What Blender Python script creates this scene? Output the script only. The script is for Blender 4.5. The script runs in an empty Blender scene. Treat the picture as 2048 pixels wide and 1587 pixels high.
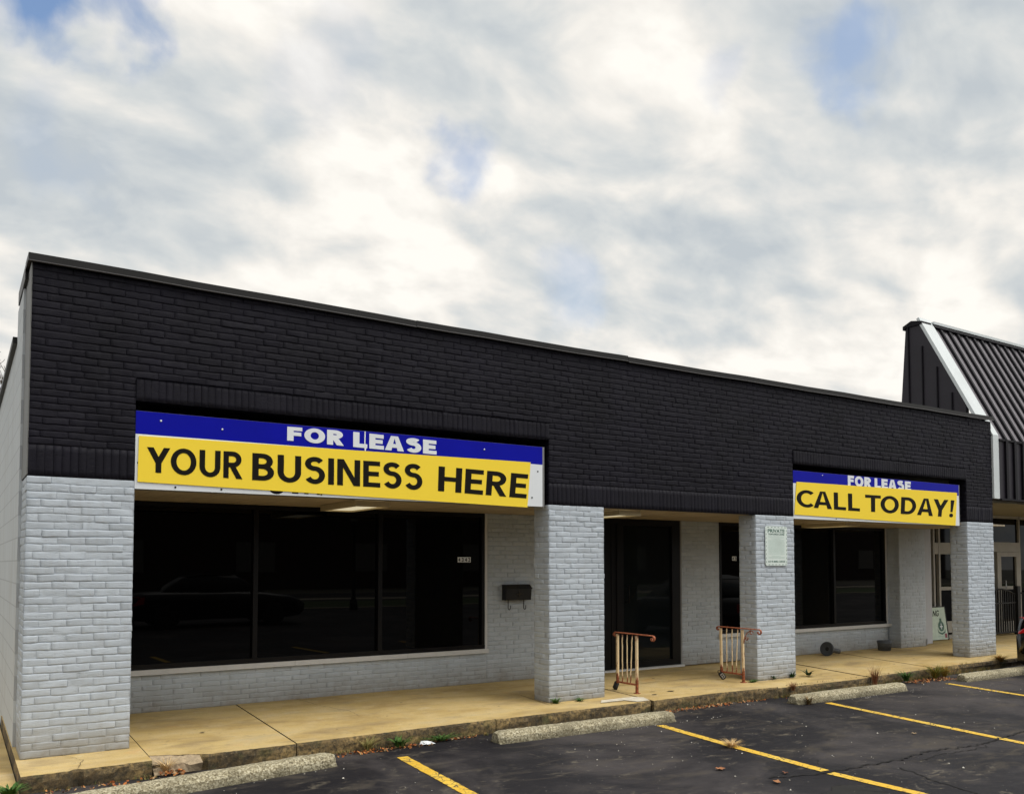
import bpy, bmesh, math, random
from mathutils import Vector, Matrix, noise
R = random.Random(7)
S = bpy.context.scene
COL = S.collection
PI = math.pi

# ------------------------------------------------------------------ helpers
class MB:
    """collects geometry, build() links it as ONE mesh object"""
    def __init__(s): s.v = []; s.f = []; s.mi = []; s.sm = []
    def add(s, vs, fs, mi=0, smooth=False):
        b = len(s.v); s.v += [tuple(p) for p in vs]
        for f in fs:
            s.f.append(tuple(i + b for i in f)); s.mi.append(mi); s.sm.append(smooth)
    def box(s, x0, x1, y0, y1, z0, z1, mi=0, M=None):
        vs = [Vector((x, y, z)) for z in (z0, z1) for y in (y0, y1) for x in (x0, x1)]
        if M is not None: vs = [M @ p for p in vs]
        s.add(vs, [(0, 2, 3, 1), (4, 5, 7, 6), (0, 1, 5, 4), (2, 6, 7, 3), (0, 4, 6, 2), (1, 3, 7, 5)], mi)
    def quad(s, a, b, c, d, mi=0): s.add([a, b, c, d], [(0, 1, 2, 3)], mi)
    def prism(s, prof, a, b, axis='x', mi=0):
        """prof: list of 2D points; extrude along axis from a to b"""
        n = len(prof)
        def P(t, p):
            return {'x': (t, p[0], p[1]), 'y': (p[0], t, p[1]), 'z': (p[0], p[1], t)}[axis]
        vs = [P(a, p) for p in prof] + [P(b, p) for p in prof]
        fs = [(i, (i + 1) % n, (i + 1) % n + n, i + n) for i in range(n)]
        fs += [tuple(range(n))[::-1], tuple(range(n, 2 * n))]
        s.add(vs, fs, mi)
    def tube(s, pts, r, seg=8, mi=0, caps=True, taper=None, flat=None):
        pts = [Vector(p) for p in pts]; n = len(pts); vs = []; fs = []
        up = Vector((0, 0, 1)); pa = None
        for i, p in enumerate(pts):
            d = (pts[min(i + 1, n - 1)] - pts[max(i - 1, 0)]).normalized()
            if pa is None:
                a = d.cross(up)
                if a.length < .1: a = d.cross(Vector((1, 0, 0)))
            else: a = pa - d * pa.dot(d)
            a.normalize(); pa = a; b = d.cross(a)
            rr = r if taper is None else r * (1 + (taper - 1) * i / (n - 1))
            for k in range(seg):
                t = 2 * PI * (k + .5) / seg
                vs.append(p + a * math.cos(t) * rr + b * math.sin(t) * rr * (flat or 1))
        for i in range(n - 1):
            for k in range(seg):
                k2 = (k + 1) % seg
                fs.append((i * seg + k, i * seg + k2, (i + 1) * seg + k2, (i + 1) * seg + k))
        if caps:
            fs.append(tuple(range(seg))[::-1]); fs.append(tuple((n - 1) * seg + k for k in range(seg)))
        s.add(vs, fs, mi, seg > 5)
    def lathe(s, prof, seg=28, M=None, mi=0):
        """prof: (r, z)"""
        n = len(prof); vs = []; fs = []
        for r, z in prof:
            for k in range(seg):
                t = 2 * PI * k / seg; p = Vector((r * math.cos(t), r * math.sin(t), z))
                vs.append(M @ p if M is not None else p)
        for i in range(n - 1):
            for k in range(seg):
                k2 = (k + 1) % seg
                fs.append((i * seg + k, i * seg + k2, (i + 1) * seg + k2, (i + 1) * seg + k))
        fs.append(tuple(range(seg))[::-1]); fs.append(tuple((n - 1) * seg + k for k in range(seg)))
        s.add(vs, fs, mi, True)
    def build(s, name, mats, parent=None, loc=None):
        me = bpy.data.meshes.new(name); me.from_pydata(s.v, [], s.f)
        if not isinstance(mats, (list, tuple)): mats = [mats]
        for m in mats: me.materials.append(m)
        me.polygons.foreach_set('material_index', s.mi)
        me.polygons.foreach_set('use_smooth', s.sm)
        me.update()
        o = bpy.data.objects.new(name, me); COL.objects.link(o)
        if parent is not None:
            o.parent = parent
            if loc is None and parent.get('_w') is None: pass
        if loc is not None: o.location = loc
        return o

def root(name, label, cat, group=None, loc=(0, 0, 0)):
    o = bpy.data.objects.new(name, None); COL.objects.link(o); o.location = loc
    o.empty_display_size = .2
    return tag(o, label, cat, group)
def tag(o, label, cat, group=None, kind=None):
    o['label'] = label; o['category'] = cat
    if group: o['group'] = group
    if kind: o['kind'] = kind
    return o
def struct(o, kind='structure'):
    o['kind'] = kind; return o
def shift(mb, loc):
    """re-express geometry written in world coordinates relative to its parent's location"""
    l = Vector(loc); mb.v = [tuple(Vector(p) - l) for p in mb.v]; return mb

# ------------------------------------------------------------------ materials
def new_mat(name):
    m = bpy.data.materials.new(name); m.use_nodes = True
    nt = m.node_tree; nt.nodes.clear()
    out = nt.nodes.new('ShaderNodeOutputMaterial'); b = nt.nodes.new('ShaderNodeBsdfPrincipled')
    nt.links.new(b.outputs[0], out.inputs[0])
    return m, nt, b
def N(nt, t, **k):
    n = nt.nodes.new(t)
    for a, v in k.items():
        if a in n.inputs: n.inputs[a].default_value = v
        else: setattr(n, a, v)
    return n
def ramp(nt, fac, stops, interp='LINEAR'):
    r = nt.nodes.new('ShaderNodeValToRGB'); r.color_ramp.interpolation = interp
    e = r.color_ramp.elements
    while len(e) < len(stops): e.new(.5)
    for i, (p, c) in enumerate(stops):
        e[i].position = p; e[i].color = (*c, 1) if len(c) == 3 else c
    nt.links.new(fac, r.inputs[0]); return r.outputs[0]
def coords(nt, scale=(1, 1, 1), world=True, rot=(0, 0, 0)):
    if world:
        g = nt.nodes.new('ShaderNodeNewGeometry'); o = g.outputs['Position']
    else:
        g = nt.nodes.new('ShaderNodeTexCoord'); o = g.outputs['Object']
    mp = N(nt, 'ShaderNodeMapping'); mp.inputs['Scale'].default_value = scale; mp.inputs['Rotation'].default_value = rot
    nt.links.new(o, mp.inputs[0]); return mp.outputs[0]
def noise_n(nt, co, scale, detail=4, rough=.5, dist=0):
    n = N(nt, 'ShaderNodeTexNoise'); n.inputs['Scale'].default_value = scale; n.inputs['Detail'].default_value = detail
    n.inputs['Roughness'].default_value = rough; n.inputs['Distortion'].default_value = dist
    nt.links.new(co, n.inputs['Vector']); return n.outputs[0]
def mix(nt, fac, a, b, mode='MIX'):
    m = nt.nodes.new('ShaderNodeMix'); m.data_type = 'RGBA'; m.blend_type = mode
    def put(i, v):
        if isinstance(v, bpy.types.NodeSocket): nt.links.new(v, m.inputs[i])
        elif isinstance(v, (int, float)): m.inputs[i].default_value = v
        else: m.inputs[i].default_value = (*v, 1)
    put(0, fac); put(6, a); put(7, b); return m.outputs[2]
def bump(nt, b, h, strength=.3, dist=.005, prev=None):
    n = nt.nodes.new('ShaderNodeBump'); n.inputs['Strength'].default_value = strength; n.inputs['Distance'].default_value = dist
    nt.links.new(h, n.inputs['Height'])
    if prev is not None: nt.links.new(prev, n.inputs['Normal'])
    nt.links.new(n.outputs[0], b.inputs['Normal']); return n.outputs[0]
def simple(name, col, rough=.6, metal=0, var=.15, scale=8, bmp=.0, spec=.5, dark=None):
    m, nt, b = new_mat(name)
    co = coords(nt); n = noise_n(nt, co, scale, 5, .6)
    c2 = dark or tuple(c * (1 - var) for c in col); c1 = tuple(min(1, c * (1 + var * .6)) for c in col)
    nt.links.new(ramp(nt, n, [(.3, c2), (.7, c1)]), b.inputs['Base Color'])
    b.inputs['Roughness'].default_value = rough; b.inputs['Metallic'].default_value = metal
    b.inputs['Specular IOR Level'].default_value = spec
    if bmp: bump(nt, b, noise_n(nt, co, scale * 8, 4), bmp, .003)
    return m

def brick_paint(name, col, var, stain, rough, chips=None, grime=.0, spec=.4):
    m, nt, b = new_mat(name); co = coords(nt); b.inputs['Specular IOR Level'].default_value = spec
    g = nt.nodes.new('ShaderNodeNewGeometry')
    big = noise_n(nt, co, 1.3, 5, .6); fine = noise_n(nt, co, 26, 5, .65)
    c = ramp(nt, big, [(.3, tuple(x * (1 - var) for x in col)), (.7, tuple(min(1, x * (1 + var)) for x in col))])
    isl = ramp(nt, g.outputs['Random Per Island'], [(0, (.93, .93, .93)), (1, (1.05, 1.05, 1.05))])
    c = mix(nt, 1, c, isl, 'MULTIPLY')
    # dirt streaks running down
    st = noise_n(nt, coords(nt, (9, 9, 1.1)), 1.6, 5, .6)
    c = mix(nt, ramp(nt, st, [(.52, (0, 0, 0)), (.78, (stain[3],) * 3)]), c, stain[:3])
    c = mix(nt, ramp(nt, fine, [(.62, (0, 0, 0)), (.75, (.22,) * 3)]), c, tuple(x * .72 for x in col))
    if grime:   # splash dirt of the lowest courses
        sx = nt.nodes.new('ShaderNodeSeparateXYZ'); nt.links.new(g.outputs['Position'], sx.inputs[0])
        mr = N(nt, 'ShaderNodeMapRange'); mr.inputs[1].default_value = 0; mr.inputs[2].default_value = .3
        mr.inputs[3].default_value = grime; mr.inputs[4].default_value = 0; nt.links.new(sx.outputs[2], mr.inputs[0])
        ml = nt.nodes.new('ShaderNodeMath'); ml.operation = 'MULTIPLY'; nt.links.new(mr.outputs[0], ml.inputs[0])
        nt.links.new(noise_n(nt, co, 5, 6, .7), ml.inputs[1])
        c = mix(nt, ml.outputs[0], c, (.22, .19, .14))
    if chips:
        ch = noise_n(nt, coords(nt, (1, 1, 3)), 9, 3, .5)
        c = mix(nt, ramp(nt, ch, [(.775, (0, 0, 0)), (.79, (.7,) * 3)]), c, chips)
    nt.links.new(c, b.inputs['Base Color']); b.inputs['Roughness'].default_value = rough
    cleft = noise_n(nt, coords(nt, (5, 5, 30)), 3.2, 4, .6, .6)
    n1 = bump(nt, b, ramp(nt, cleft, [(.36, (0, 0, 0)), (.45, (1, 1, 1))]), .5, .0035)
    bump(nt, b, noise_n(nt, co, 60, 5, .6), .5, .0025, n1)
    return m

M_gray = brick_paint('painted_brick_gray', (.46, .505, .555), .06, (.35, .36, .365, .36), .6, grime=1.3)
M_dark = brick_paint('painted_brick_charcoal', (.0078, .0070, .0124), .35, (.018, .017, .023, .5), .62, chips=(.12, .11, .11), spec=.16)
M_block = None
def block_mat():
    m, nt, b = new_mat('painted_block'); co = coords(nt, (1, 1, 1))
    sx = nt.nodes.new('ShaderNodeSeparateXYZ'); nt.links.new(co, sx.inputs[0])
    cb = nt.nodes.new('ShaderNodeCombineXYZ'); nt.links.new(sx.outputs[1], cb.inputs[0]); nt.links.new(sx.outputs[2], cb.inputs[1])
    br = nt.nodes.new('ShaderNodeTexBrick'); nt.links.new(cb.outputs[0], br.inputs['Vector'])
    br.inputs['Scale'].default_value = 1; br.inputs['Brick Width'].default_value = .4; br.inputs['Row Height'].default_value = .2
    br.inputs['Mortar Size'].default_value = .006; br.inputs['Color1'].default_value = (.55, .58, .6, 1)
    br.inputs['Color2'].default_value = (.52, .55, .57, 1); br.inputs['Mortar'].default_value = (.40, .42, .44, 1)
    st = noise_n(nt, coords(nt, (2, 2, .8)), 1.2, 5, .6)
    nt.links.new(mix(nt, ramp(nt, st, [(.5, (0, 0, 0)), (.75, (.5,) * 3)]), br.outputs[0], (.42, .42, .40)), b.inputs['Base Color'])
    b.inputs['Roughness'].default_value = .7
    n1 = bump(nt, b, br.outputs['Fac'], -.6, .004); bump(nt, b, noise_n(nt, co, 40, 4), .3, .003, n1)
    return m
M_block = block_mat()
M_coping = simple('coping_metal', (.0075, .0065, .006), .45, .0, .3, 3, spec=.3)
M_copel = simple('coping_edge', (.045, .042, .045), .4, .2, .2, 3)
M_panel = simple('side_metal_panel', (.13, .13, .125), .55, .1, .15, 2)
M_black = simple('bronze_frame', (.005, .0045, .0055), .4, .0, .2, 6, spec=.2)
M_trim = simple('white_sill_paint', (.60, .60, .60), .55, 0, .1, 6, .1)
M_soffit = simple('soffit_board', (.44, .36, .25), .7, 0, .18, 3, .2)
M_blue = simple('sign_blue', (.001, .003, .33), .4, 0, .1, 2, spec=.12)
M_white = simple('sign_white', (.76, .79, .82), .35, 0, .05, 2)
M_yellow = simple('banner_yellow', (.97, .71, .055), .6, 0, .015, 1, spec=.15)
M_ink = simple('banner_ink', (.009, .008, .006), .6, 0, .05, 2, spec=.1)
M_alu = simple('aluminium', (.42, .42, .42), .35, .6, .1, 5)
M_green = simple('green_print', (.008, .09, .055), .5, 0, .1, 5)
M_palegreen = simple('placard_white', (.70, .78, .74), .4, 0, .05, 5)
M_line = simple('fine_print', (.40, .54, .47), .5, 0, .1, 5)
M_beige = simple('door_beige', (.36, .34, .30), .5, 0, .12, 5)
M_iron = simple('black_iron', (.012, .012, .013), .5, .3, .2, 8)
M_red = simple('tail_light_red', (.62, .010, .014), .15, 0, .1, 8)
M_carpaint = simple('car_black_paint', (.006, .006, .007), .14, 0, .2, 2)
M_rubber = simple('rubber', (.012, .012, .012), .8, 0, .2, 8)
M_plas = simple('charcoal_plastic', (.055, .060, .068), .5, 0, .25, 9, .1)
M_bucket = simple('gray_bucket', (.085, .095, .108), .55, 0, .2, 9, .1)
M_whitemetal = simple('white_metal_trim', (.60, .64, .65), .4, 0, .08, 2)
M_roofdark = simple('standing_seam_roof', (.20, .185, .205), .45, .0, .12, 1.5)
M_rib = simple('roof_rib', (.006, .005, .008), .5, 0, .2, 4, spec=.15)
M_fascia = simple('dark_fascia_metal', (.022, .019, .026), .45, .0, .18, 2, spec=.3)
M_roof = simple('roof_membrane', (.12, .12, .12), .9, 0, .2, 2)

def glass(name, col=(.0035, .0035, .004), rough=.015, spec=.5):
    m, nt, b = new_mat(name)
    b.inputs['Base Color'].default_value = (*col, 1); b.inputs['Roughness'].default_value = rough
    b.inputs['IOR'].default_value = 1.45; b.inputs['Specular IOR Level'].default_value = spec * .42
    co = coords(nt); bump(nt, b, noise_n(nt, co, .9, 2), .05, .01)
    return m
M_glass = glass('dark_glass', (.0012, .0012, .0015))
M_glass2 = glass('door_glass', (.006, .008, .009), .03)
M_glass3 = glass('store_glass', (.002, .002, .0025), .02, .22)

def emis(name, col, s):
    m, nt, b = new_mat(name); b.inputs['Base Color'].default_value = (.8, .78, .7, 1)
    b.inputs['Emission Color'].default_value = (*col, 1); b.inputs['Emission Strength'].default_value = s
    return m
M_lamp = emis('lamp_diffuser', (1, .90, .62), .45)
M_lampframe = simple('lamp_frame', (.55, .46, .28), .5, 0, .1, 8)

def concrete_walk():
    m, nt, b = new_mat('sidewalk_concrete'); co = coords(nt)
    big = noise_n(nt, coords(nt, (.7, 1.6, 1)), 1.1, 6, .62); mid = noise_n(nt, co, 5, 6, .6); fine = noise_n(nt, co, 90, 4, .7)
    c = ramp(nt, big, [(.30, (.35, .235, .085)), (.46, (.49, .345, .125)), (.58, (.57, .42, .175)), (.7, (.50, .39, .20))])
    c = mix(nt, ramp(nt, mid, [(.45, (0, 0, 0)), (.75, (.5,) * 3)]), c, (.60, .47, .27))
    dk = noise_n(nt, coords(nt, (.5, 1.2, 1)), 2.2, 5, .6, .3)
    c = mix(nt, ramp(nt, dk, [(.52, (0, 0, 0)), (.70, (.7,) * 3)]), c, (.27, .19, .09))
    blot = noise_n(nt, co, 11, 7, .75, .8)
    c = mix(nt, ramp(nt, blot, [(.56, (0, 0, 0)), (.72, (.55,) * 3)]), c, (.20, .15, .09))
    c = mix(nt, ramp(nt, noise_n(nt, co, 3.3, 8, .7), [(.58, (0, 0, 0)), (.7, (.4,) * 3)]), c, (.64, .55, .36))
    c = mix(nt, ramp(nt, fine, [(.50, (0, 0, 0)), (.72, (.55,) * 3)]), c, (.22, .155, .08))
    c = mix(nt, ramp(nt, noise_n(nt, co, 35, 6, .8), [(.60, (0, 0, 0)), (.70, (.7,) * 3)]), c, (.14, .10, .06))
    rust = noise_n(nt, coords(nt, (1, 1, 1)), 1.7, 3, .5)
    c = mix(nt, ramp(nt, rust, [(.66, (0, 0, 0)), (.8, (.5,) * 3)]), c, (.56, .27, .06))
    sp = N(nt, 'ShaderNodeTexVoronoi'); sp.inputs['Scale'].default_value = 14; nt.links.new(co, sp.inputs['Vector'])
    c = mix(nt, ramp(nt, sp.outputs['Distance'], [(.03, (.8,) * 3), (.06, (0, 0, 0))]), c, (.12, .09, .06))
    nt.links.new(c, b.inputs['Base Color']); b.inputs['Roughness'].default_value = .85
    n1 = bump(nt, b, mid, .25, .01); bump(nt, b, fine, .35, .002, n1)
    return m
M_walk = concrete_walk()
def curb_mat():
    m, nt, b = new_mat('curb_face_weathered'); co = coords(nt)
    big = noise_n(nt, coords(nt, (1.2, 1.2, 3)), 1.7, 6, .65); mid = noise_n(nt, co, 22, 6, .75); pit = noise_n(nt, co, 70, 4, .7)
    c = ramp(nt, big, [(.3, (.045, .033, .018)), (.48, (.16, .11, .05)), (.66, (.44, .30, .12))])
    c = mix(nt, ramp(nt, mid, [(.40, (.85,) * 3), (.6, (0, 0, 0))]), c, (.035, .030, .020))
    c = mix(nt, ramp(nt, pit, [(.60, (0, 0, 0)), (.72, (.6,) * 3)]), c, (.40, .34, .24))
    moss = noise_n(nt, co, 3.1, 4, .6)
    c = mix(nt, ramp(nt, moss, [(.56, (0, 0, 0)), (.70, (.6,) * 3)]), c, (.065, .075, .022))
    nt.links.new(c, b.inputs['Base Color']); b.inputs['Roughness'].default_value = .95
    bump(nt, b, mid, .9, .012); return m
M_curb = curb_mat()
def stop_mat():
    m, nt, b = new_mat('exposed_aggregate'); co = coords(nt)
    v = N(nt, 'ShaderNodeTexVoronoi'); v.inputs['Scale'].default_value = 75; nt.links.new(co, v.inputs['Vector'])
    fine = noise_n(nt, co, 60, 5, .7); big = noise_n(nt, co, 3.4, 6, .65)
    c = ramp(nt, v.outputs['Color'], [(.15, (.22, .185, .11)), (.5, (.38, .335, .22)), (.85, (.58, .53, .38))])
    c = mix(nt, ramp(nt, fine, [(.38, (.95,) * 3), (.50, (0, 0, 0))]), c, (.09, .072, .04))
    c = mix(nt, ramp(nt, big, [(.34, (.6,) * 3), (.50, (0, 0, 0))]), c, (.10, .085, .05))
    # the skirt near the ground is mixed darker, with a noisy upper edge
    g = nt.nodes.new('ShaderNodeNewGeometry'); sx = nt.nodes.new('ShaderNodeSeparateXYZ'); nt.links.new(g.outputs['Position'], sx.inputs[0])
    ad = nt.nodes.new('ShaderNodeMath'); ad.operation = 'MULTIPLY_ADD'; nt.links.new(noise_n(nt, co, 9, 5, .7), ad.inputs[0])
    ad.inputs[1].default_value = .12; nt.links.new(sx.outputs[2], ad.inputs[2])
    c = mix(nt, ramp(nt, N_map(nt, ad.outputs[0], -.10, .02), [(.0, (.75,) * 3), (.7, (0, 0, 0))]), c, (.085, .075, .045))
    nt.links.new(c, b.inputs['Base Color']); b.inputs['Roughness'].default_value = .95
    n1 = bump(nt, b, v.outputs['Distance'], .6, .004); bump(nt, b, fine, .8, .006, n1); return m
def N_map(nt, s, a, b_):
    mr = N(nt, 'ShaderNodeMapRange'); mr.inputs[1].default_value = a; mr.inputs[2].default_value = b_
    nt.links.new(s, mr.inputs[0]); return mr.outputs[0]
M_stop = stop_mat()
def asphalt():
    m, nt, b = new_mat('sealed_asphalt'); co = coords(nt); b.inputs['Specular IOR Level'].default_value = .22
    big = noise_n(nt, co, .55, 6, .6, .4); mid = noise_n(nt, coords(nt, (.6, 1.3, 1), rot=(0, 0, .2)), 2.6, 7, .68, .5); fine = noise_n(nt, co, 140, 4, .7)
    c = ramp(nt, big, [(.36, (.0060, .0055, .0085)), (.49, (.0125, .0115, .0145)), (.62, (.050, .044, .045))])
    c = mix(nt, ramp(nt, mid, [(.53, (0, 0, 0)), (.70, (.6,) * 3)]), c, (.090, .075, .056))
    st = noise_n(nt, coords(nt, (1, 1.7, 1), rot=(0, 0, .5)), 4.2, 7, .78, .7)
    msk = noise_n(nt, co, .9, 3, .5)
    st2 = mix(nt, 1, ramp(nt, st, [(.57, (0, 0, 0)), (.68, (.6,) * 3)]), ramp(nt, msk, [(.44, (0, 0, 0)), (.56, (1, 1, 1))]), 'MULTIPLY')
    c = mix(nt, st2, c, (.22, .19, .14))
    v = N(nt, 'ShaderNodeTexVoronoi'); v.inputs['Scale'].default_value = 17; nt.links.new(co, v.inputs['Vector'])
    sep = nt.nodes.new('ShaderNodeSeparateColor'); nt.links.new(v.outputs['Color'], sep.inputs[0])
    th = nt.nodes.new('ShaderNodeMath'); th.operation = 'MULTIPLY'; nt.links.new(sep.outputs[0], th.inputs[0]); th.inputs[1].default_value = .085
    ls = nt.nodes.new('ShaderNodeMath'); ls.operation = 'LESS_THAN'; nt.links.new(v.outputs['Distance'], ls.inputs[0]); nt.links.new(th.outputs[0], ls.inputs[1])
    c = mix(nt, ls.outputs[0], c, (.34, .31, .27))
    c = mix(nt, ramp(nt, fine, [(.56, (0, 0, 0)), (.74, (.4,) * 3)]), c, (.085, .077, .075))
    nt.links.new(c, b.inputs['Base Color'])
    nt.links.new(ramp(nt, mid, [(.3, (.55,) * 3), (.7, (.85,) * 3)]), b.inputs['Roughness'])
    n1 = bump(nt, b, fine, .5, .004); bump(nt, b, mid, .25, .01, n1); return m
M_asph = asphalt()
def line_paint():
    m, nt, b = new_mat('yellow_line_paint'); co = coords(nt)
    a = noise_n(nt, co, 30, 6, .75); b2 = noise_n(nt, co, 3.2, 4, .6)
    c = ramp(nt, b2, [(.3, (.66, .38, .015)), (.7, (.74, .50, .07))])
    v = N(nt, 'ShaderNodeTexVoronoi'); v.feature = 'DISTANCE_TO_EDGE'; v.inputs['Scale'].default_value = 13
    nt.links.new(coords(nt, (1, 1, 1)), v.inputs['Vector'])
    crk = mix(nt, 1, ramp(nt, v.outputs['Distance'], [(.02, (1,) * 3), (.05, (0, 0, 0))]), ramp(nt, b2, [(.42, (0, 0, 0)), (.54, (1,) * 3)]), 'MULTIPLY')
    c = mix(nt, crk, c, (.03, .028, .03))
    c = mix(nt, ramp(nt, a, [(.56, (0, 0, 0)), (.65, (.85,) * 3)]), c, (.06, .05, .04))
    nt.links.new(c, b.inputs['Base Color']); b.inputs['Roughness'].default_value = .7
    bump(nt, b, a, .4, .002); return m
M_linep = line_paint()
def rust_mat():
    m, nt, b = new_mat('rusty_cream_paint'); co = coords(nt)
    g = nt.nodes.new('ShaderNodeNewGeometry'); sx = nt.nodes.new('ShaderNodeSeparateXYZ'); nt.links.new(g.outputs['Position'], sx.inputs[0])
    hz = ramp(nt, sx.outputs[2], [(0, (.8,) * 3), (.10, (.50,) * 3), (.22, (.16,) * 3), (.6, (.06,) * 3), (.68, (.22,) * 3), (.72, (.30,) * 3)])
    n = noise_n(nt, coords(nt, (1, 1, .35)), 32, 5, .7)
    ad = nt.nodes.new('ShaderNodeMath'); ad.operation = 'ADD'; nt.links.new(hz, ad.inputs[0]); nt.links.new(n, ad.inputs[1])
    rc = ramp(nt, noise_n(nt, co, 50, 4), [(.3, (.085, .018, .006)), (.7, (.36, .095, .03))])
    c = mix(nt, ramp(nt, ad.outputs[0], [(.66, (0, 0, 0)), (.80, (1, 1, 1))]), (.72, .56, .34), rc)
    nt.links.new(c, b.inputs['Base Color']); b.inputs['Roughness'].default_value = .7; bump(nt, b, n, .5, .002); return m
M_rust = rust_mat()
def rust_only():
    m, nt, b = new_mat('rust_orange'); co = coords(nt)
    c = ramp(nt, noise_n(nt, co, 40, 5, .7), [(.3, (.12, .028, .010)), (.55, (.36, .10, .04)), (.75, (.55, .30, .17))])
    nt.links.new(c, b.inputs['Base Color']); b.inputs['Roughness'].default_value = .75; return m
M_rusto = rust_only()
def island_mat(name, cols, rough=.7):
    m, nt, b = new_mat(name); g = nt.nodes.new('ShaderNodeNewGeometry')
    st = [(i / max(1, len(cols) - 1), c) for i, c in enumerate(cols)]
    nt.links.new(ramp(nt, g.outputs['Random Per Island'], st), b.inputs['Base Color'])
    b.inputs['Roughness'].default_value = rough; b.inputs['Specular IOR Level'].default_value = .25; return m
M_leafgreen = island_mat('weed_green', [(.025, .07, .012), (.05, .12, .02), (.09, .15, .03)])
M_leafdark = island_mat('weed_dark_green', [(.012, .035, .012), (.02, .06, .02), (.04, .08, .03)])
M_grassdry = island_mat('dry_grass', [(.55, .36, .14), (.70, .52, .27), (.42, .25, .09)])
M_grassred = island_mat('reddish_grass', [(.16, .05, .025), (.28, .11, .05), (.20, .13, .05)])
M_grassgold = island_mat('golden_grass', [(.42, .22, .03), (.30, .20, .03), (.12, .13, .02), (.38, .13, .02)])
M_litter = island_mat('dead_leaves', [(.22, .055, .012), (.40, .12, .03), (.50, .22, .07), (.12, .04, .015), (.45, .34, .18), (.30, .08, .02)], .8)
M_pebble = island_mat('pale_grit', [(.45, .42, .36), (.62, .60, .54), (.30, .27, .22)], .8)
M_bark = simple('bark', (.10, .075, .055), .9, 0, .3, 6)

# ------------------------------------------------------------------ brickwork
def wob(u, k):
    return .0046 * noise.noise(Vector((u * 2.6, k * 7.31, .5))) + .0040 * noise.noise(Vector((u * 7.5, k * 3.77, 4.5))) + .0022 * noise.noise(Vector((u * 19, k * 5.1, 8.5)))
def bricks(mb, O, U, Nn, u0, u1, z0, z1, rows, L=.2032, off=0, amp=1.0, depth=.0054, vertical=False, seed=0, cols=None, merge=.07):
    O = Vector(O); U = Vector(U); Nn = Vector(Nn); Z = Vector((0, 0, 1))
    rr = random.Random(seed * 77 + int(u0 * 100) + int(z0 * 1000))
    soft = .72 if O.z == 0 and z0 < 2 else 1.0; depth *= soft
    flip = U.cross(Z).dot(Nn) < 0
    mb.add([O + U * u0 + Z * z0 - Nn * depth, O + U * u1 + Z * z0 - Nn * depth, O + U * u1 + Z * z1 - Nn * depth, O + U * u0 + Z * z1 - Nn * depth],
           [(3, 2, 1, 0) if flip else (0, 1, 2, 3)])
    if vertical:
        n = max(1, round((u1 - u0) / .0605)); w = (u1 - u0) / n
        cells = [(u0 + i * w, u0 + (i + 1) * w, z0, z1, i) for i in range(n)]
    else:
        h = (z1 - z0) / rows; cells = []
        for r in range(rows):
            a = -((r % 2) * L / 2) + off + rr.gauss(0, .012)
            k = math.floor((u0 - a) / L) + 1; js = [u0]
            while a + k * L < u1 - .04:
                q = a + k * L + rr.gauss(0, .005)
                if q - js[-1] > .045 and rr.random() > merge: js.append(q)
                k += 1
            js.append(u1)
            for s, e in zip(js, js[1:]): cells.append((s, e, z0 + r * h, z0 + (r + 1) * h, r))
    g = .0013
    for (a, b, c, d, k) in cells:
        if vertical:
            a += g * .6; b -= g * .6; c += g + rr.uniform(0, .004); d -= g
            nx, nz = 2, 5
        else:
            nx, nz = max(2, round((b - a) / .034)), 3
            a += g + rr.uniform(0, .0015); b -= g + rr.uniform(0, .0015); c += rr.uniform(0, .0022); d -= rr.uniform(0, .0022)
        pr = rr.gauss(0, .0011) * amp + (.002 * amp if rr.random() < .05 else 0); t1, t2 = rr.gauss(0, .0010) * amp, rr.gauss(0, .0008) * amp
        ins = .0019; sd = rr.choice([.15, .3, .5, .7, 1]); c0, d0 = c, d
        ZS = [0, .14, .86, 1] if nz == 3 else [i / nz for i in range(nz + 1)]
        vs = []
        def pos(fu, fz, ring):
            uu = a + (b - a) * fu; 
            lo = c + g + (wob(uu, k) * amp if not vertical else 0); hi = d - g + (wob(uu, k + 1) * amp if not vertical else 0)
            if ring:   # outer skirt at mortar depth
                dd = depth * (sd if (fu in (0, 1) and fz not in (0, 1)) else 1)
                return O + U * uu + Z * (lo + (hi - lo) * fz) - Nn * dd
            uu2 = min(max(uu, a + ins), b - ins); lo2, hi2 = lo + ins, hi - ins
            z = lo2 + (hi2 - lo2) * fz
            n = pr + t1 * (fu - .5) * 2 + t2 * (fz - .5) * 2 + rr.gauss(0, .0007) * amp
            if fz in (0, 1): n -= .0004 + abs(rr.gauss(0, .0006)) * amp
            if fu in (0, 1): n -= .0002
            return O + U * uu2 + Z * z + Nn * n
        for j in range(nz + 1):
            for i in range(nx + 1): vs.append(pos(i / nx, ZS[j], False))
        W = nx + 1; fs = []
        for j in range(nz):
            for i in range(nx):
                fs.append((j * W + i, j * W + i + 1, (j + 1) * W + i + 1, (j + 1) * W + i))
        ring = [(i, 0) for i in range(nx)] + [(nx, j) for j in range(nz)] + [(i, nz) for i in range(nx, 0, -1)] + [(0, j) for j in range(nz, 0, -1)]
        base = len(vs)
        for (i, j) in ring: vs.append(pos(i / nx, ZS[j], True))
        n = len(ring)
        for q in range(n):
            i0, j0 = ring[q]; i1, j1 = ring[(q + 1) % n]
            fs.append((base + q, base + (q + 1) % n, j1 * W + i1, j0 * W + i0))
        if flip: fs = [f[::-1] for f in fs]
        mb.add(vs, fs, 0, True)

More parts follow.
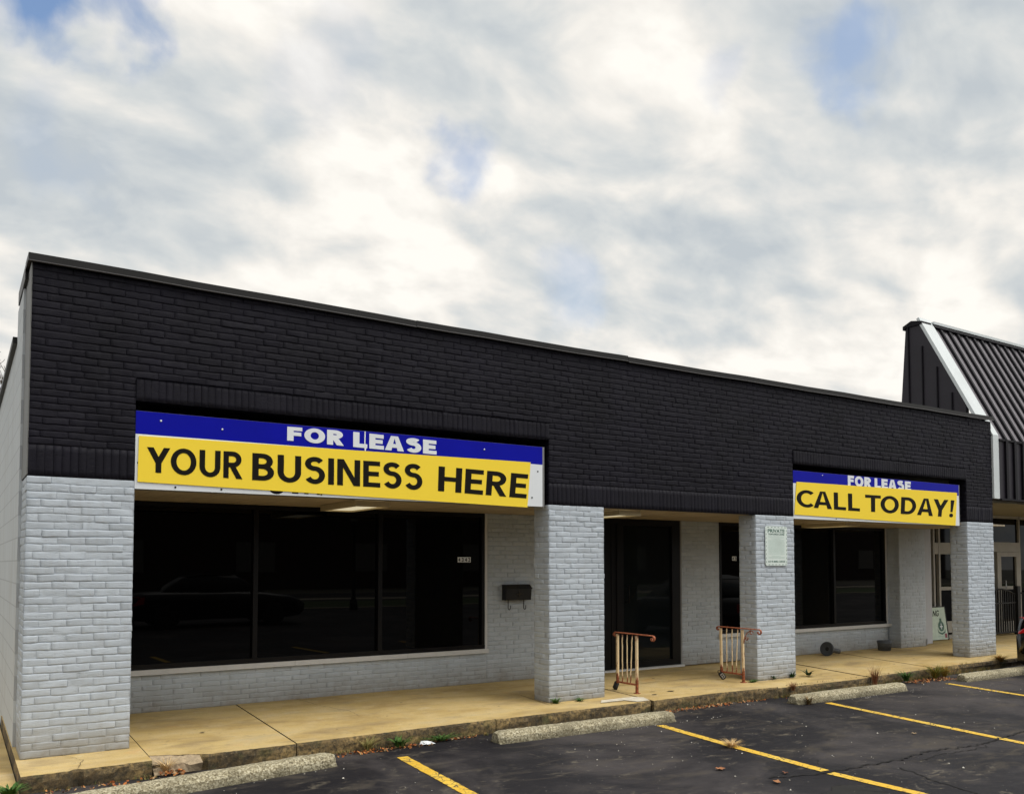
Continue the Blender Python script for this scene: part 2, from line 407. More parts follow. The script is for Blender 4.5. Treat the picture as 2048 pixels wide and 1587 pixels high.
X, Y = (1, 0, 0), (0, 1, 0); NX, NY = (-1, 0, 0), (0, -1, 0)
P = [(0, .813), (5.21, 6.015), (8.66, 9.447), (13.885, 14.716)]      # piers
ZSP = [2.290, 2.247, 2.240, 2.284]
D = 1.812                                                              # shop front plane

shop = root('shop_building', 'single storey shop with charcoal brick parapet above pale gray brick pillars and dark windows', 'building')
for i, ((a, b), zt) in enumerate(zip(P, ZSP)):
    mb = MB(); dp = .6 if i == 0 else .3; e = .008
    bricks(mb, (0, 0, 0), X, NY, a, b, 0, zt, 37, off=a, seed=i)
    bricks(mb, (a, 0, 0), Y, NX, 0, dp, 0, zt, 37, off=.1, seed=i + 10)
    bricks(mb, (b, 0, 0), Y, X, 0, dp, 0, zt, 37, off=.1, seed=i + 20)
    mb.box(a + e, b - e, e, dp, -.02, zt - .001)
    mb.build('brick_pillar', M_gray, shop)
# dark parapet: openings over bay 1 and bay 3, flat soldier band over bay 2
ZT = 4.062
mb = MB()
bricks(mb, (0, 0, 0), X, NY, 0, 14.716, 3.186, ZT, 14, seed=31)
segs = [(0, .813, 2.290, 2.552, 11), (5.21, 9.447, 2.243, 2.498, 11), (13.885, 14.716, 2.284, 2.552, 10)]
for q, (a, b, zs, zr, nr) in enumerate(segs):
    bricks(mb, (0, 0, 0), X, NY, a, b, zr, 3.186, 11, off=0, seed=33 + q)
    bricks(mb, (0, 0, 0), X, NY, a, b, zs, zr, 1, vertical=True, seed=40 + q, amp=.5)
for a, b in ((.813, 5.21), (9.447, 13.885)):
    bricks(mb, (0, -.012, 0), X, NY, a - .0, b + .0, 2.990, 3.186, 1, vertical=True, seed=50, amp=.5)
    mb.box(a, b, -.004, .29, 2.995, 3.18)
    mb.quad((a, -.0195, 3.186), (b, -.0195, 3.186), (b, .01, 3.186), (a, .01, 3.186))
e = .008
mb.box(e, 14.716 - e, e, .3, 3.186, ZT)
for a, b, zs, zr, nr in segs: mb.box(a + e, b - e, e, .3, zs + .002, 3.186)
bricks(mb, (14.716, 0, 0), Y, X, 0, .3, 2.284, ZT, 29, seed=60)
for (xx, nn) in ((.813, X), (9.447, X), (5.21, NX), (13.885, NX)):       # reveals beside the signs
    bricks(mb, (xx, 0, 0), Y, nn, 0, .3, 2.29, 2.99, 11, seed=61)
mb.build('brick_parapet', M_dark, shop)
# coping in three lengths that sag slightly in the middle
def zc(x):
    pts = [(-.05, 4.121), (1.5, 4.114), (3.5, 4.102), (5, 4.098), (6.38, 4.106), (8.5, 4.118), (11.3, 4.130), (14.76, 4.150)]
    for (a, za), (b, zb) in zip(pts, pts[1:]):
        if x <= b: return za + (zb - za) * (x - a) / (b - a)
    return pts[-1][1]
for (a, b, dz) in ((-.03, 3.50, 0), (3.503, 6.38, .004), (6.384, 14.745, -.006)):
    mb = MB(); n = max(3, int((b - a) / .4))
    xs = [a + (b - a) * i / n for i in range(n + 1)]
    ring = [(-.034, .0), (-.034, -.058), (-.046, -.068), (-.040, -.074), (-.018, -.066), (-.018, -.045), (.33, -.045), (.33, .012)]
    vs = []; fs = []; k = len(ring)
    for x in xs:
        w = .0025 * math.sin(x * 3.1) + .0012 * math.sin(x * 9)
        for (yy, zz) in ring: vs.append((x, yy, zc(x) + dz + w + zz))
    for i in range(n):
        for q in range(k): fs.append((i * k + q, (i + 1) * k + q, (i + 1) * k + (q + 1) % k, i * k + (q + 1) % k))
    fs.append(tuple(range(k))); fs.append(tuple(n * k + q for q in range(k))[::-1])
    mb.add(vs, fs); mb.mi = [1 if (f[0] % k) in (1, 2) and len(f) == 4 else 0 for f in mb.f]
    mb.build('coping', [M_coping, M_copel], shop)
mb = MB(); mb.box(-.03, .02, .335, 1.25, 4.0, 4.12); mb.build('coping', M_coping, shop)
# left return
mb = MB(); mb.box(-.004, .004, .0, .6, 2.30, 4.05); mb.build('side_panel', M_panel, shop)
mb = MB()
mb.prism([(.6, -.13), (14, -.13), (14, 3.40), (5.6, 3.58), (1.42, 3.68), (1.40, 3.98), (.6, 3.99)], -.022, .2, 'x')
mb.build('block_wall', M_block, shop)
mb = MB(); mb.prism([(1.42, 3.68), (5.6, 3.58), (14, 3.40), (14, 3.46), (5.6, 3.64), (1.42, 3.74)], -.06, .25, 'x'); mb.build('roof_edge', M_coping, shop)
mb = MB(); mb.box(.2, 14.7, .3, 13.9, 3.3, 3.4); mb.build('roof', M_roof, shop)
mb = MB(); mb.box(.2, 15.5, 13.8, 14.0, -.13, 3.45); mb.box(15.3, 15.5, 2.5, 13.8, -.13, 3.45); mb.build('rear_wall', M_block, shop)
# soffit of the covered walk: tongue and groove boards running front to back
mb = MB()
x = .2; 
while x < 15.3:
    w = min(.105, 15.3 - x); mb.box(x, x + w - .004, .1 if x > .6 else .62, D + .02, 2.243 + R.uniform(0, .0015), 2.27); x += .105
mb.box(.2, 15.3, .3, D + .02, 2.272, 2.30)
for x in (1.6, 4.4, 7.6, 10.6, 12.9): mb.box(x, x + .003, .3, D, 2.2395, 2.243)
mb.build('soffit', M_soffit, shop)

# shop front wall
mb = MB()
zf = 2.243
WIN1 = (.70, 5.445, .452, zf); WIN2 = (9.865, 14.29, .452, zf); DOOR = (7.25, 8.985)
def rear(a, b, z0, z1, rows, s): 
    bricks(mb, (0, D, 0), X, NY, a, b, z0, z1, rows, off=0, amp=.7, depth=.006, seed=s)
    mb.box(a, b, D + .006, D + .2, z0, z1)
rear(.2, 5.48, 0, .395, 7, 70); rear(5.48, 7.25, 0, 2.243, 37, 71); rear(8.985, 9.865, 0, 2.243, 37, 72)
rear(9.865, 14.36, 0, .395, 7, 73); rear(14.33, 14.42, .395, 2.243, 30, 74)
mb.build('front_wall', M_gray, shop)
# right hand brick return and plain painted board
mb = MB()
bricks(mb, (0, 1.58, 0), X, NY, 14.39, 15.22, 0, 2.243, 37, amp=.7, depth=.006, off=14.39, seed=80)
bricks(mb, (14.39, 1.58, 0), Y, NX, 0, .26, 0, 2.243, 37, amp=.7, depth=.006, seed=81)
mb.box(14.396, 15.22, 1.586, 2.3, 0, 2.243); mb.build('brick_pillar', M_gray, shop)
mb = MB(); mb.box(15.222, 15.56, 1.66, 2.42, .03, 2.30); mb.box(15.215, 15.235, 1.56, 1.60, .03, .14)
mb.build('party_wall_board', simple('flat_gray_board', (.42, .43, .46), .6, 0, .06, 3), shop)

def window(x0, x1, z0, z1, mull, parent, y=D, transom=None, heads=.05, name='window'):
    mb = MB(); t = .045; y0, y1 = y - .01, y + .10
    mb.box(x0, x1, y0, y1, z1 - heads, z1); mb.box(x0, x1, y0 - .008, y1, z0, z0 + .055)
    mb.box(x0, x0 + t, y0 + .001, y1, z0 + .055, z1 - heads); mb.box(x1 - t, x1, y0 + .001, y1, z0 + .055, z1 - heads)
    for m in mull: mb.box(m - .027, m + .027, y0 - .012, y1, z0 + .056, z1 - heads - .001)
    w = mb.build(name, M_black, parent)
    xs = [x0 + t] + [q for m in mull for q in (m - .027, m + .027)] + [x1 - t]
    for i in range(0, len(xs), 2):
        mb = MB(); mb.box(xs[i], xs[i + 1], y + .03, y + .04, z0 + .055, z1 - heads); mb.build('pane', M_glass, w)
    return w
w1 = window(WIN1[0], WIN1[1], .452, zf, [2.40, 3.935], shop)
mb = MB()
for a, b in ((.7, 2.86), (2.863, 4.30), (4.303, 5.49)): mb.box(a, b, D - .045, D + .10, .397, .452)
mb.build('sill', M_trim, w1)
mb = MB(); mb.box(5.447, 5.482, D - .018, D + .02, .452, zf); mb.build('jamb_trim', M_trim, w1)
w2 = window(WIN2[0], WIN2[1], .452, zf, [11.30, 12.76], shop)
mb = MB(); mb.box(9.83, 14.46, D - .05, D + .10, .397, .452); mb.build('sill', M_trim, w2)
mb = MB(); mb.box(14.29, 14.325, D - .018, D + .02, .452, zf); mb.build('jamb_trim', M_trim, w2)
# entrance: black side panel, glazed door
mb = MB()
mb.box(7.25, 7.72, D - .02, D + .1, .03, zf); mb.box(7.72, 8.985, D - .02, D + .1, 2.15, zf)
mb.box(7.72, 8.985, D - .02, D + .1, .03, .12); mb.box(8.84, 8.985, D - .02, D + .1, .12, 2.15)
mb.box(7.70, 7.83, D - .035, D + .1, .12, 2.15); mb.box(8.80, 8.86, D - .035, D + .1, .12, 2.15)
for x in (7.33, 7.46, 7.60): mb.box(x, x + .012, D - .03, D - .018, .04, 2.2)
dr = mb.build('door', M_black, shop)
mb = MB(); mb.box(7.83, 8.80, D + .0, D + .01, .12, 2.15); mb.build('pane', M_glass2, dr)
mb = MB(); mb.tube([(7.9, D - .01, 1.0), (7.9, D - .07, 1.0), (7.9, D - .07, 1.25), (7.9, D - .01, 1.25)], .01, 8); mb.build('handle', M_black, dr)
mb = MB(); mb.box(7.2, 9.0, D - .09, D - .021, 0, .028); mb.build('threshold', M_trim, dr)
# flashing strip beside door
mb = MB(); mb.box(8.987, 9.02, D - .015, D + .02, .03, zf); mb.build('jamb_trim', simple('gray_jamb', (.22, .22, .22), .5), dr)

# ------------------------------------------------------------------ lettering
def text_geo(s, bold=0.0):
    cu = bpy.data.curves.new('t', 'FONT'); cu.body = s; cu.offset = bold; cu.resolution_u = 5
    o = bpy.data.objects.new('t', cu); COL.objects.link(o)
    bpy.context.view_layer.update()
    dg = bpy.context.evaluated_depsgraph_get(); me = o.evaluated_get(dg).to_mesh()
    v = [(p.co.x, p.co.y) for p in me.vertices]; f = [tuple(p.vertices) for p in me.polygons]
    o.evaluated_get(dg).to_mesh_clear(); bpy.data.objects.remove(o); bpy.data.curves.remove(cu)
    return v, f
def put_text(mb, s, quad, y, bold=0., th=.0025, mi=0, shear=0, fn=None, caps=True):
    """quad TL TR BR BL in (x, z); caps letters fill it"""
    v, f = text_geo(s, bold)
    xs = [p[0] for p in v]; x0, x1 = min(xs), max(xs)
    hv, _ = text_geo('H', bold); y0, y1 = min(p[1] for p in hv), max(p[1] for p in hv)
    TL, TR, BR, BL = quad; out = []
    for (px, py) in v:
        a = (px - x0) / (x1 - x0); b = (py - y0) / (y1 - y0)
        tx = TL[0] + (TR[0] - TL[0]) * a; tz = TL[1] + (TR[1] - TL[1]) * a
        bx = BL[0] + (BR[0] - BL[0]) * a; bz = BL[1] + (BR[1] - BL[1]) * a
        out.append((bx + (tx - bx) * b + shear * b, bz + (tz - bz) * b))
    n = len(out)
    if fn is None: fn = lambda x, z, d: (x, y - d, z)
    V = [fn(x, z, th) for x, z in out] + [fn(x, z, 0) for x, z in out]
    F = [g for g in f]
    # rim
    from collections import Counter
    ec = Counter(); 
    for g in f:
        for i in range(len(g)): ec[frozenset((g[i], g[(i + 1) % len(g)]))] += 1
    for g in f:
        for i in range(len(g)):
            a, b = g[i], g[(i + 1) % len(g)]
            if ec[frozenset((a, b))] == 1: F.append((a, a + n, b + n, b))
    mb.add(V, F, mi)

# bold sans capitals cut as solid pieces; every piece is (x, y) in a cap height of 1
def ringsec(cx, cy, Rx, Ry, rx, ry, a0, a1, n=14):
    A = [math.radians(a0 + (a1 - a0) * k / n) for k in range(n + 1)]
    return [(cx + Rx * math.cos(t), cy + Ry * math.sin(t)) for t in A] + [(cx + rx * math.cos(t), cy + ry * math.sin(t)) for t in reversed(A)]
def rect(a, b, c, d): return [(a, c), (b, c), (b, d), (a, d)]
def glyph(ch, t):
    v = t; h = t * .86
    if ch == 'I': return v, [rect(0, v, 0, 1)]
    if ch == ' ': return .25, []
    if ch == 'Y':
        w = .70 + t * .6; q = v * 1.12; c = w / 2
        return w, [[(0, 1), (q, 1), (c + q * .42, .44), (c - q * .42, .36)], [(w - q, 1), (w, 1), (c + q * .42, .36), (c - q * .42, .44)], rect(c - v / 2, c + v / 2, 0, .42)]
    if ch in 'OC':
        w = .78 + t * .75; r = w / 2
        if ch == 'O': return w, [ringsec(r, .5, r, .515, r - v, .515 - h, -90, 90, 22), ringsec(r, .5, r, .515, r - v, .515 - h, 90, 270, 22)]
        return w * .97, [ringsec(r, .5, r, .515, r - v, .515 - h, 46, 314, 34)]
    if ch == 'U':
        w = .58 + t; r = w / 2; return w, [rect(0, v, .37, 1), rect(w - v, w, .37, 1), ringsec(r, .37, r, .385, r - v, .385 - h, 180, 360, 20)]
    if ch == 'R':
        w = .52 + t; bx = w * .48; ry = .5 - .205
        return w * 1.02, [rect(0, v, 0, 1), rect(v, bx, 1 - h, 1), rect(v, bx, .41, .41 + h), ringsec(bx, .705, w * .96 - bx, .295, w * .96 - bx - v, .295 - h, -90, 90, 14), [(bx - v * .45, .41), (bx + v * .62, .43), (w * 1.02, 0), (w * 1.02 - v * 1.15, 0)]]
    if ch == 'B':
        w = .50 + t; bx = w * .46
        return w, [rect(0, v, 0, 1), rect(v, bx, 1 - h, 1), rect(v, bx, .52 - h / 2, .52 + h / 2), rect(v, bx, 0, h), ringsec(bx, (1.52 - h / 2) / 2, w * .94 - bx, (.48 + h / 2) / 2, w * .94 - bx - v, (.48 + h / 2) / 2 - h, -90, 90, 14), ringsec(bx, (.52 + h / 2) / 2, w - bx, (.52 + h / 2) / 2, w - bx - v, (.52 + h / 2) / 2 - h, -90, 90, 14)]
    if ch == 'S':
        w = .50 + t; rx = w / 2 - v * .48; P_ = []
        r1 = .2575 - h / 2 + .008; c1 = 1.012 - h / 2 - r1; r2 = (c1 - r1 - (h / 2 - .012)) / 2; c2 = c1 - r1 - r2
        for k in range(25): a = math.radians(28 + (270 - 28) * k / 24); P_.append((w / 2 + rx * .93 * math.cos(a), c1 + r1 * math.sin(a)))
        for k in range(1, 25): a = math.radians(90 - (242) * k / 24); P_.append((w / 2 + rx * math.cos(a), c2 + r2 * math.sin(a)))
        L_, R_ = [], []
        for i, p in enumerate(P_):
            d = Vector(P_[min(i + 1, len(P_) - 1)]) - Vector(P_[max(i - 1, 0)]); d.normalize()
            hw = math.hypot(v * d.y, h * d.x) / 2
            L_.append((p[0] - d.y * hw, p[1] + d.x * hw)); R_.append((p[0] + d.y * hw, p[1] - d.x * hw))
        return w, [L_ + R_[::-1]]
    if ch == 'N': w = .62 + t; return w, [rect(0, v, 0, 1), rect(w - v, w, 0, 1), [(v * .15, 1), (v * 1.12, 1), (w - v * .15, 0), (w - v * 1.12, 0)]]
    if ch in 'EF':
        w = .44 + t * .9; o = [rect(0, v, 0, 1), rect(v, w, 1 - h, 1), rect(v, w * .93, .5 - h / 2 + .01, .5 + h / 2 + .01)]
        if ch == 'E': o.append(rect(v, w * 1.02, 0, h))
        return w, o
    if ch == 'L': w = .40 + t * .95; return w, [rect(0, v, 0, 1), rect(v, w, 0, h)]
    if ch == 'T': w = .60 + t * .8; return w, [rect(0, w, 1 - h, 1), rect(w / 2 - v / 2, w / 2 + v / 2, 0, 1 - h)]
    if ch == 'H': w = .58 + t; return w, [rect(0, v, 0, 1), rect(w - v, w, 0, 1), rect(v, w - v, .5 - h / 2 + .01, .5 + h / 2 + .01)]
    if ch == 'A':
        w = .70 + t * .9; q = v * 1.08; c = w / 2
        return w, [[(0, 0), (q, 0), (c + q * .08, 1), (c - q * .56, 1)], [(w - q, 0), (w, 0), (c + q * .56, 1), (c - q * .08, 1)], rect(w * .22, w * .78, .205, .205 + h)]
    if ch == 'D':
        w = .60 + t; bx = w * .42
        return w, [rect(0, v, 0, 1), rect(v, bx, 1 - h, 1), rect(v, bx, 0, h), ringsec(bx, .5, w - bx, .5, w - bx - v, .5 - h, -90, 90, 20)]
    if ch == '!':
        r = v * .56; return v * 1.12, [[(r - v * .30, .30), (r + v * .30, .30), (r + v * .52, 1), (r - v * .52, 1)], [(r + r * math.cos(2 * PI * k / 18), r * .98 + r * .98 * math.sin(2 * PI * k / 18)) for k in range(18)]]
    return .5, [rect(0, .5, 0, 1)]
def put_glyphs(mb, s, quad, y, t, gap=.13, th=.003, kern={}):
    x = 0; items = []
    for i, ch in enumerate(s):
        w, ps = glyph(ch, t)
        if i: x += gap + kern.get(s[i - 1:i + 1], 0)
        items += [[(px + x, py) for px, py in p] for p in ps]; x += w
    TL, TR, BR, BL = quad
    for k, p in enumerate(items):
        out = []
        for px, py in p:
            a = px / x; out.append((BL[0] + (BR[0] - BL[0]) * a + ((TL[0] + (TR[0] - TL[0]) * a) - (BL[0] + (BR[0] - BL[0]) * a)) * py,
                                    BL[1] + (BR[1] - BL[1]) * a + ((TL[1] + (TR[1] - TL[1]) * a) - (BL[1] + (BR[1] - BL[1]) * a)) * py))
        ar = sum(out[i][0] * out[(i + 1) % len(out)][1] - out[(i + 1) % len(out)][0] * out[i][1] for i in range(len(out)))
        if ar < 0: out = out[::-1]
        d = y - th - (k % 7) * .00018; n = len(out)
        vs = [(a, d, b) for a, b in out] + [(a, y + .0005, b) for a, b in out]
        mb.add(vs, [tuple(range(n))] + [(i, i + n, (i + 1) % n + n, (i + 1) % n) for i in range(n)])

def sign(label, x0, x1, zb, zt, zm, words, banner, btxt, screws, blab):
    cx = (x0 + x1) / 2; loc = (cx, .06, zb)
    r = root('shop_sign', label, 'sign', 'sign boards in the brick openings', loc)
    mb = MB(); mb.box(x0, x1 + .03, .012, .16, zb, zt + .002); shift(mb, loc).build('cabinet', M_alu if False else simple('sign_cabinet', (.20, .20, .20), .5), r)
    mb = MB(); mb.box(x0, x1, .006, .0115, zb, zm); shift(mb, loc).build('white_panel', M_white, r)
    mb = MB(); mb.box(x0, x1, .006, .0115, zm + .001, zt); p = shift(mb, loc).build('blue_panel', M_blue, r)
    for w, q in words:
        mb = MB(); put_glyphs(mb, w, q, .006, .30, .10, kern={'LE': -.0, 'EA': -.03}); shift(mb, loc).build('lettering', M_white, r)
    for (sx, sz, dk) in screws:
        mb = MB(); mb.lathe([(.009, 0), (.009, .004), (.005, .006)], 8, Matrix.Translation((sx, .0055, sz)) @ Matrix.Rotation(PI / 2, 4, 'X'))
        shift(mb, loc).build('screw', M_black if dk else M_white, r)
    # banner board hung in front
    TL, TR, BR, BL = banner; by = -.004; l2 = (cx, by, BL[1])
    b = root('yellow_banner', blab[0], 'banner', 'yellow banners over the signs', l2)
    mb = MB()
    f = [(TL[0], by, TL[1]), (TR[0], by, TR[1]), (BR[0], by, BR[1]), (BL[0], by, BL[1])]
    g = [(q[0], by + .007, q[2]) for q in f]
    mb.add(f + g, [(3, 2, 1, 0), (4, 5, 6, 7), (0, 1, 5, 4), (1, 2, 6, 5), (2, 3, 7, 6), (3, 0, 4, 7)])
    shift(mb, l2).build('sheet', M_yellow, b)
    for w, q in btxt:
        mb = MB(); put_glyphs(mb, w, q, by, .205, .115, th=.002, kern={'AL': -.02, 'YO': -.09, 'TO': -.12, 'DA': -.04, 'AY': -.13, 'Y!': .02, 'CA': -.24}); shift(mb, l2).build('lettering', M_ink, b)
    return r
s1 = sign('blue and white sign reading FOR LEASE above the long left window', .815, 5.125, 2.222, 2.902, 2.70,
     [('FOR', ((2.155, 2.879), (2.726, 2.886), (2.726, 2.737), (2.155, 2.747))), ('LEASE', ((2.825, 2.886), (3.758, 2.868), (3.758, 2.722), (2.825, 2.734)))],
     ((.842, 2.684), (4.956, 2.717), (4.912, 2.206), (.836, 2.283)),
     [('YOUR', ((.908, 2.590), (1.735, 2.604), (1.735, 2.352), (.908, 2.372))), ('BUSINESS', ((1.825, 2.603), (3.590, 2.604), (3.590, 2.340), (1.825, 2.350))),
      ('HERE', ((3.783, 2.600), (4.922, 2.578), (4.892, 2.306), (3.775, 2.338)))],
     [(1.02, 2.83, 0), (1.55, 2.80, 0), (4.35, 2.82, 0), (1.15, 2.25, 1), (1.55, 2.25, 1), (2.05, 2.25, 1), (2.5, 2.245, 1), (4.98, 2.32, 1), (5.06, 2.62, 1), (.84, 2.45, 1)],
     ['long yellow banner reading YOUR BUSINESS HERE in black letters'])
s2 = sign('narrower blue sign reading FOR LEASE over the right-hand window', 9.452, 13.665, 2.212, 2.895, 2.715,
     [('FOR', ((10.689, 2.893), (11.26, 2.888), (11.26, 2.735), (10.689, 2.740))), ('LEASE', ((11.345, 2.888), (12.29, 2.880), (12.29, 2.73), (11.345, 2.735)))],
     ((9.518, 2.735), (13.60, 2.762), (13.535, 2.210), (9.462, 2.268)),
     [('CALL', ((9.510, 2.622), (10.955, 2.622), (10.955, 2.362), (9.510, 2.385))), ('TODAY!', ((11.090, 2.622), (13.52, 2.632), (13.455, 2.345), (11.090, 2.368)))],
     [(10.1, 2.86, 0), (13.0, 2.25, 1), (10.4, 2.235, 1)],
     ['shorter yellow banner reading CALL TODAY! in black letters'])
# older black letters whose feet show below the first banner, and a paint chip
for (a, b, z) in ((2.21, 2.27, 2.247), (2.33, 2.37, 2.247), (2.455, 2.485, 2.245)):
    mb = MB(); mb.box(a, b, .003, .0058, z - .004, 2.36); shift(mb, s1.location).build('old_lettering', M_ink, s1)
mb = MB(); n = 12
pts = [(2.06 + .075 * math.cos(PI + PI * i / n), 2.285 + .055 * math.sin(PI + PI * i / n)) for i in range(n + 1)]
mb.add([(p[0], .004, p[1]) for p in pts], [tuple(range(n + 1))])
shift(mb, s1.location).build('old_lettering', M_ink, s1)
mb = MB(); mb.add([(2.945, .003, 2.90), (2.957, .003, 2.90), (2.955, .003, 2.78), (2.968, .003, 2.735), (2.953, .003, 2.69), (2.942, .003, 2.74)], [(0, 1, 2, 3, 4, 5)][::-1])
shift(mb, s1.location).build('paint_chip', M_white, s1)

# ------------------------------------------------------------------ small wall things
def lamp(label, x0, x1, y0, y1):
    loc = ((x0 + x1) / 2, (y0 + y1) / 2, 2.243)
    r = root('ceiling_light', label, 'ceiling light', 'fluorescent lights under the walkway soffit', loc)
    mb = MB(); t = .035; z0, z1 = 2.175, 2.2385
    mb.box(x0, x1, y0, y0 + t, z0, z1); mb.box(x0, x1, y1 - t, y1, z0, z1); mb.box(x0, x0 + t, y0 + t, y1 - t, z0, z1); mb.box(x1 - t, x1, y0 + t, y1 - t, z0, z1)
    shift(mb, loc).build('frame', M_lampframe, r)
    mb = MB(); mb.box(x0 + t, x1 - t, y0 + t, y1 - t, 2.19, 2.21); shift(mb, loc).build('diffuser', M_lamp, r)
lamp('lit fluorescent light under the soffit over the long left window', 3.02, 3.42, .42, 1.42)
lamp('fluorescent light under the soffit above the glass door', 6.42, 6.78, .20, 1.2)
lamp('fluorescent light under the soffit over the right-hand window', 11.38, 11.74, .55, 1.40)

# mailbox
loc = (5.93, D, 1.08)
r = root('wall_mailbox', 'black metal mailbox with two newspaper hooks on gray brick wall', 'mailbox', None, loc)
mb = MB(); x0, x1 = 5.722, 6.128
mb.prism([(D - .10, 1.085), (D, 1.085), (D, 1.285), (D - .06, 1.285), (D - .115, 1.235)], x0, x1, 'x'); shift(mb, loc).build('box', M_iron, r)
mb = MB(); mb.prism([(D - .004, 1.295), (D - .066, 1.293), (D - .125, 1.240), (D - .125, 1.232), (D - .062, 1.285), (D - .004, 1.287)], x0 - .006, x1 + .006, 'x'); shift(mb, loc).build('lid', M_iron, r)
for hx in (5.79, 6.04):
    mb = MB(); pts = [(hx, D - .05, 1.09), (hx, D - .05, .985)] + [(hx + .018 - .018 * math.cos(t), D - .05, .985 - .028 * math.sin(t)) for t in [PI * k / 8 for k in range(1, 9)]] + [(hx + .036, D - .05, 1.012)]
    mb.tube(pts, .0055, 8); shift(mb, loc).build('hook', M_iron, r)
mb = MB()
for (dx, dz, rr_) in ((0, 0, .02), (.03, 0, .012), (-.03, 0, .012), (0, .03, .011), (0, -.03, .011), (0, .058, .007), (.052, 0, .007), (-.052, 0, .007)):
    mb.lathe([(rr_, 0), (rr_ * .6, .004), (rr_ * .5, .001)], 12, Matrix.Translation((5.93 + dx, D - .113, 1.168 + dz)) @ Matrix.Rotation(PI / 2, 4, 'X'))
shift(mb, loc).build('emblem', simple('dull_bronze', (.05, .042, .03), .5, .5), r)

# house numbers on the glass
def numbers(label, x, z, s, w=.046, h=.07):
    loc = (x, D + .028, z); r = root('house_number', label, 'house number', None, loc)
    for i, ch in enumerate(s):
        a = x + i * (w + .004)
        mb = MB(); mb.box(a, a + w, D + .022, D + .029, z, z + h); t = shift(mb, loc).build('number_tile', M_white, r)
        mb = MB(); m = .3 * w
        put_text(mb, ch, ((a + w * .18, z + h * .88), (a + w * .82, z + h * .88), (a + w * .82, z + h * .12), (a + w * .18, z + h * .12)), D + .022, .02, .001)
        shift(mb, loc).build('digit', M_ink, t)
numbers('white number tiles reading 4342 on the long left window', 5.052, 1.592, '4342')
numbers('white number tiles starting with 4 on glass left of the sign pillar', 10.19, 1.625, '43')

# tow-away placard on the third pillar
loc = (9.055, -.02, 1.55)
r = root('tow_away_placard', 'white placard with green print reading PRIVATE TOW-AWAY ZONE on gray pillar', 'placard', None, loc)
x0, x1, z0, z1 = 8.832, 9.280, 1.548, 2.092
mb = MB(); c = .03
pr = []
for (cx, cz, a0) in ((x1 - c, z1 - c, 0), (x0 + c, z1 - c, 90), (x0 + c, z0 + c, 180), (x1 - c, z0 + c, 270)):
    for k in range(5): t = math.radians(a0 + k * 22.5); pr.append((cx + c * math.cos(t), cz + c * math.sin(t)))
mb.prism(pr, -.017, -.013, 'y'); shift(mb, loc).build('plate', M_palegreen, r)
mb = MB(); W_, H_ = x1 - x0, z1 - z0
def fr(a, b): return (x0 + W_ * a, z1 - H_ * b)
put_text(mb, 'PRIVATE', (fr(.11, .075), fr(.88, .075), fr(.88, .165), fr(.11, .165)), -.0172, .018, .001); shift(mb, loc).build('lettering', M_green, r); mb = MB()
put_text(mb, 'TOW-AWAY ZONE', (fr(.13, .182), fr(.87, .182), fr(.87, .228), fr(.13, .228)), -.0172, .02, .001); shift(mb, loc).build('lettering', M_green, r); mb = MB()
put_text(mb, '614-882-2555', (fr(.12, .872), fr(.89, .872), fr(.89, .915), fr(.12, .915)), -.0172, .02, .001); shift(mb, loc).build('lettering', M_green, r); mb = MB()
for k in range(6):
    a = .10 + k * .155; mb.box(x0 + W_ * a, x0 + W_ * (a + .07), -.0182, -.0172, z1 - .018, z1 - .012); mb.box(x0 + W_ * (a + .03), x0 + W_ * (a + .1), -.0182, -.0172, z0 + .012, z0 + .018)
for k in range(9):
    b = z0 + H_ * (.07 + k * .1); mb.box(x0 + .012, x0 + .018, -.0182, -.0172, b, b + .025); mb.box(x1 - .018, x1 - .012, -.0182, -.0172, b, b + .025)
shift(mb, loc).build('dashed_border', M_green, r)
mb = MB(); rr = random.Random(3)
for k, b in enumerate([.255, .285, .32, .345, .375, .40, .425, .45, .475, .50, .53, .555, .58, .605, .63, .655, .685, .71, .755, .78, .805]):
    a = .12 + rr.uniform(0, .02); e_ = .88 - rr.uniform(0, .03)
    if k in (2, 18): a, e_ = .28, .7
    while a < e_:
        w = rr.uniform(.02, .07); w = min(w, e_ - a)
        mb.box(x0 + W_ * a, x0 + W_ * (a + w), -.0182, -.0172, z1 - H_ * b - .0035, z1 - H_ * b + .0005); a += w + .012
shift(mb, loc).build('fine_print', M_line, r)

# ------------------------------------------------------------------ pavement and lot
LOTZ = -.13
mb = MB(); mb.quad((-150, -200, -.16), (250, -200, -.16), (250, 200, -.16), (-150, 200, -.16))
struct(mb.build('ground', simple('distant_ground', (.10, .095, .07), .9, 0, .3, .2)))
mb = MB(); nx, ny = 60, 30
mb.quad((-40, -36, LOTZ), (60, -36, LOTZ), (60, 1.0, LOTZ), (-40, 1.0, LOTZ))
lot = struct(mb.build('parking_lot', M_asph))
# curb line measured along the walk
CUR = [(-.035, -.640), (.9, -.592), (2.06, -.600), (4.16, -.552), (6.25, -.54), (7.33, -.51), (8.31, -.575), (10.0, -.60), (12.6, -.47), (13.66, -.45), (26, -.45)]
def cy_(x):
    for (a, ya), (b, yb) in zip(CUR, CUR[1:]):
        if x <= b: return ya + (yb - ya) * (x - a) / (b - a)
    return CUR[-1][1]
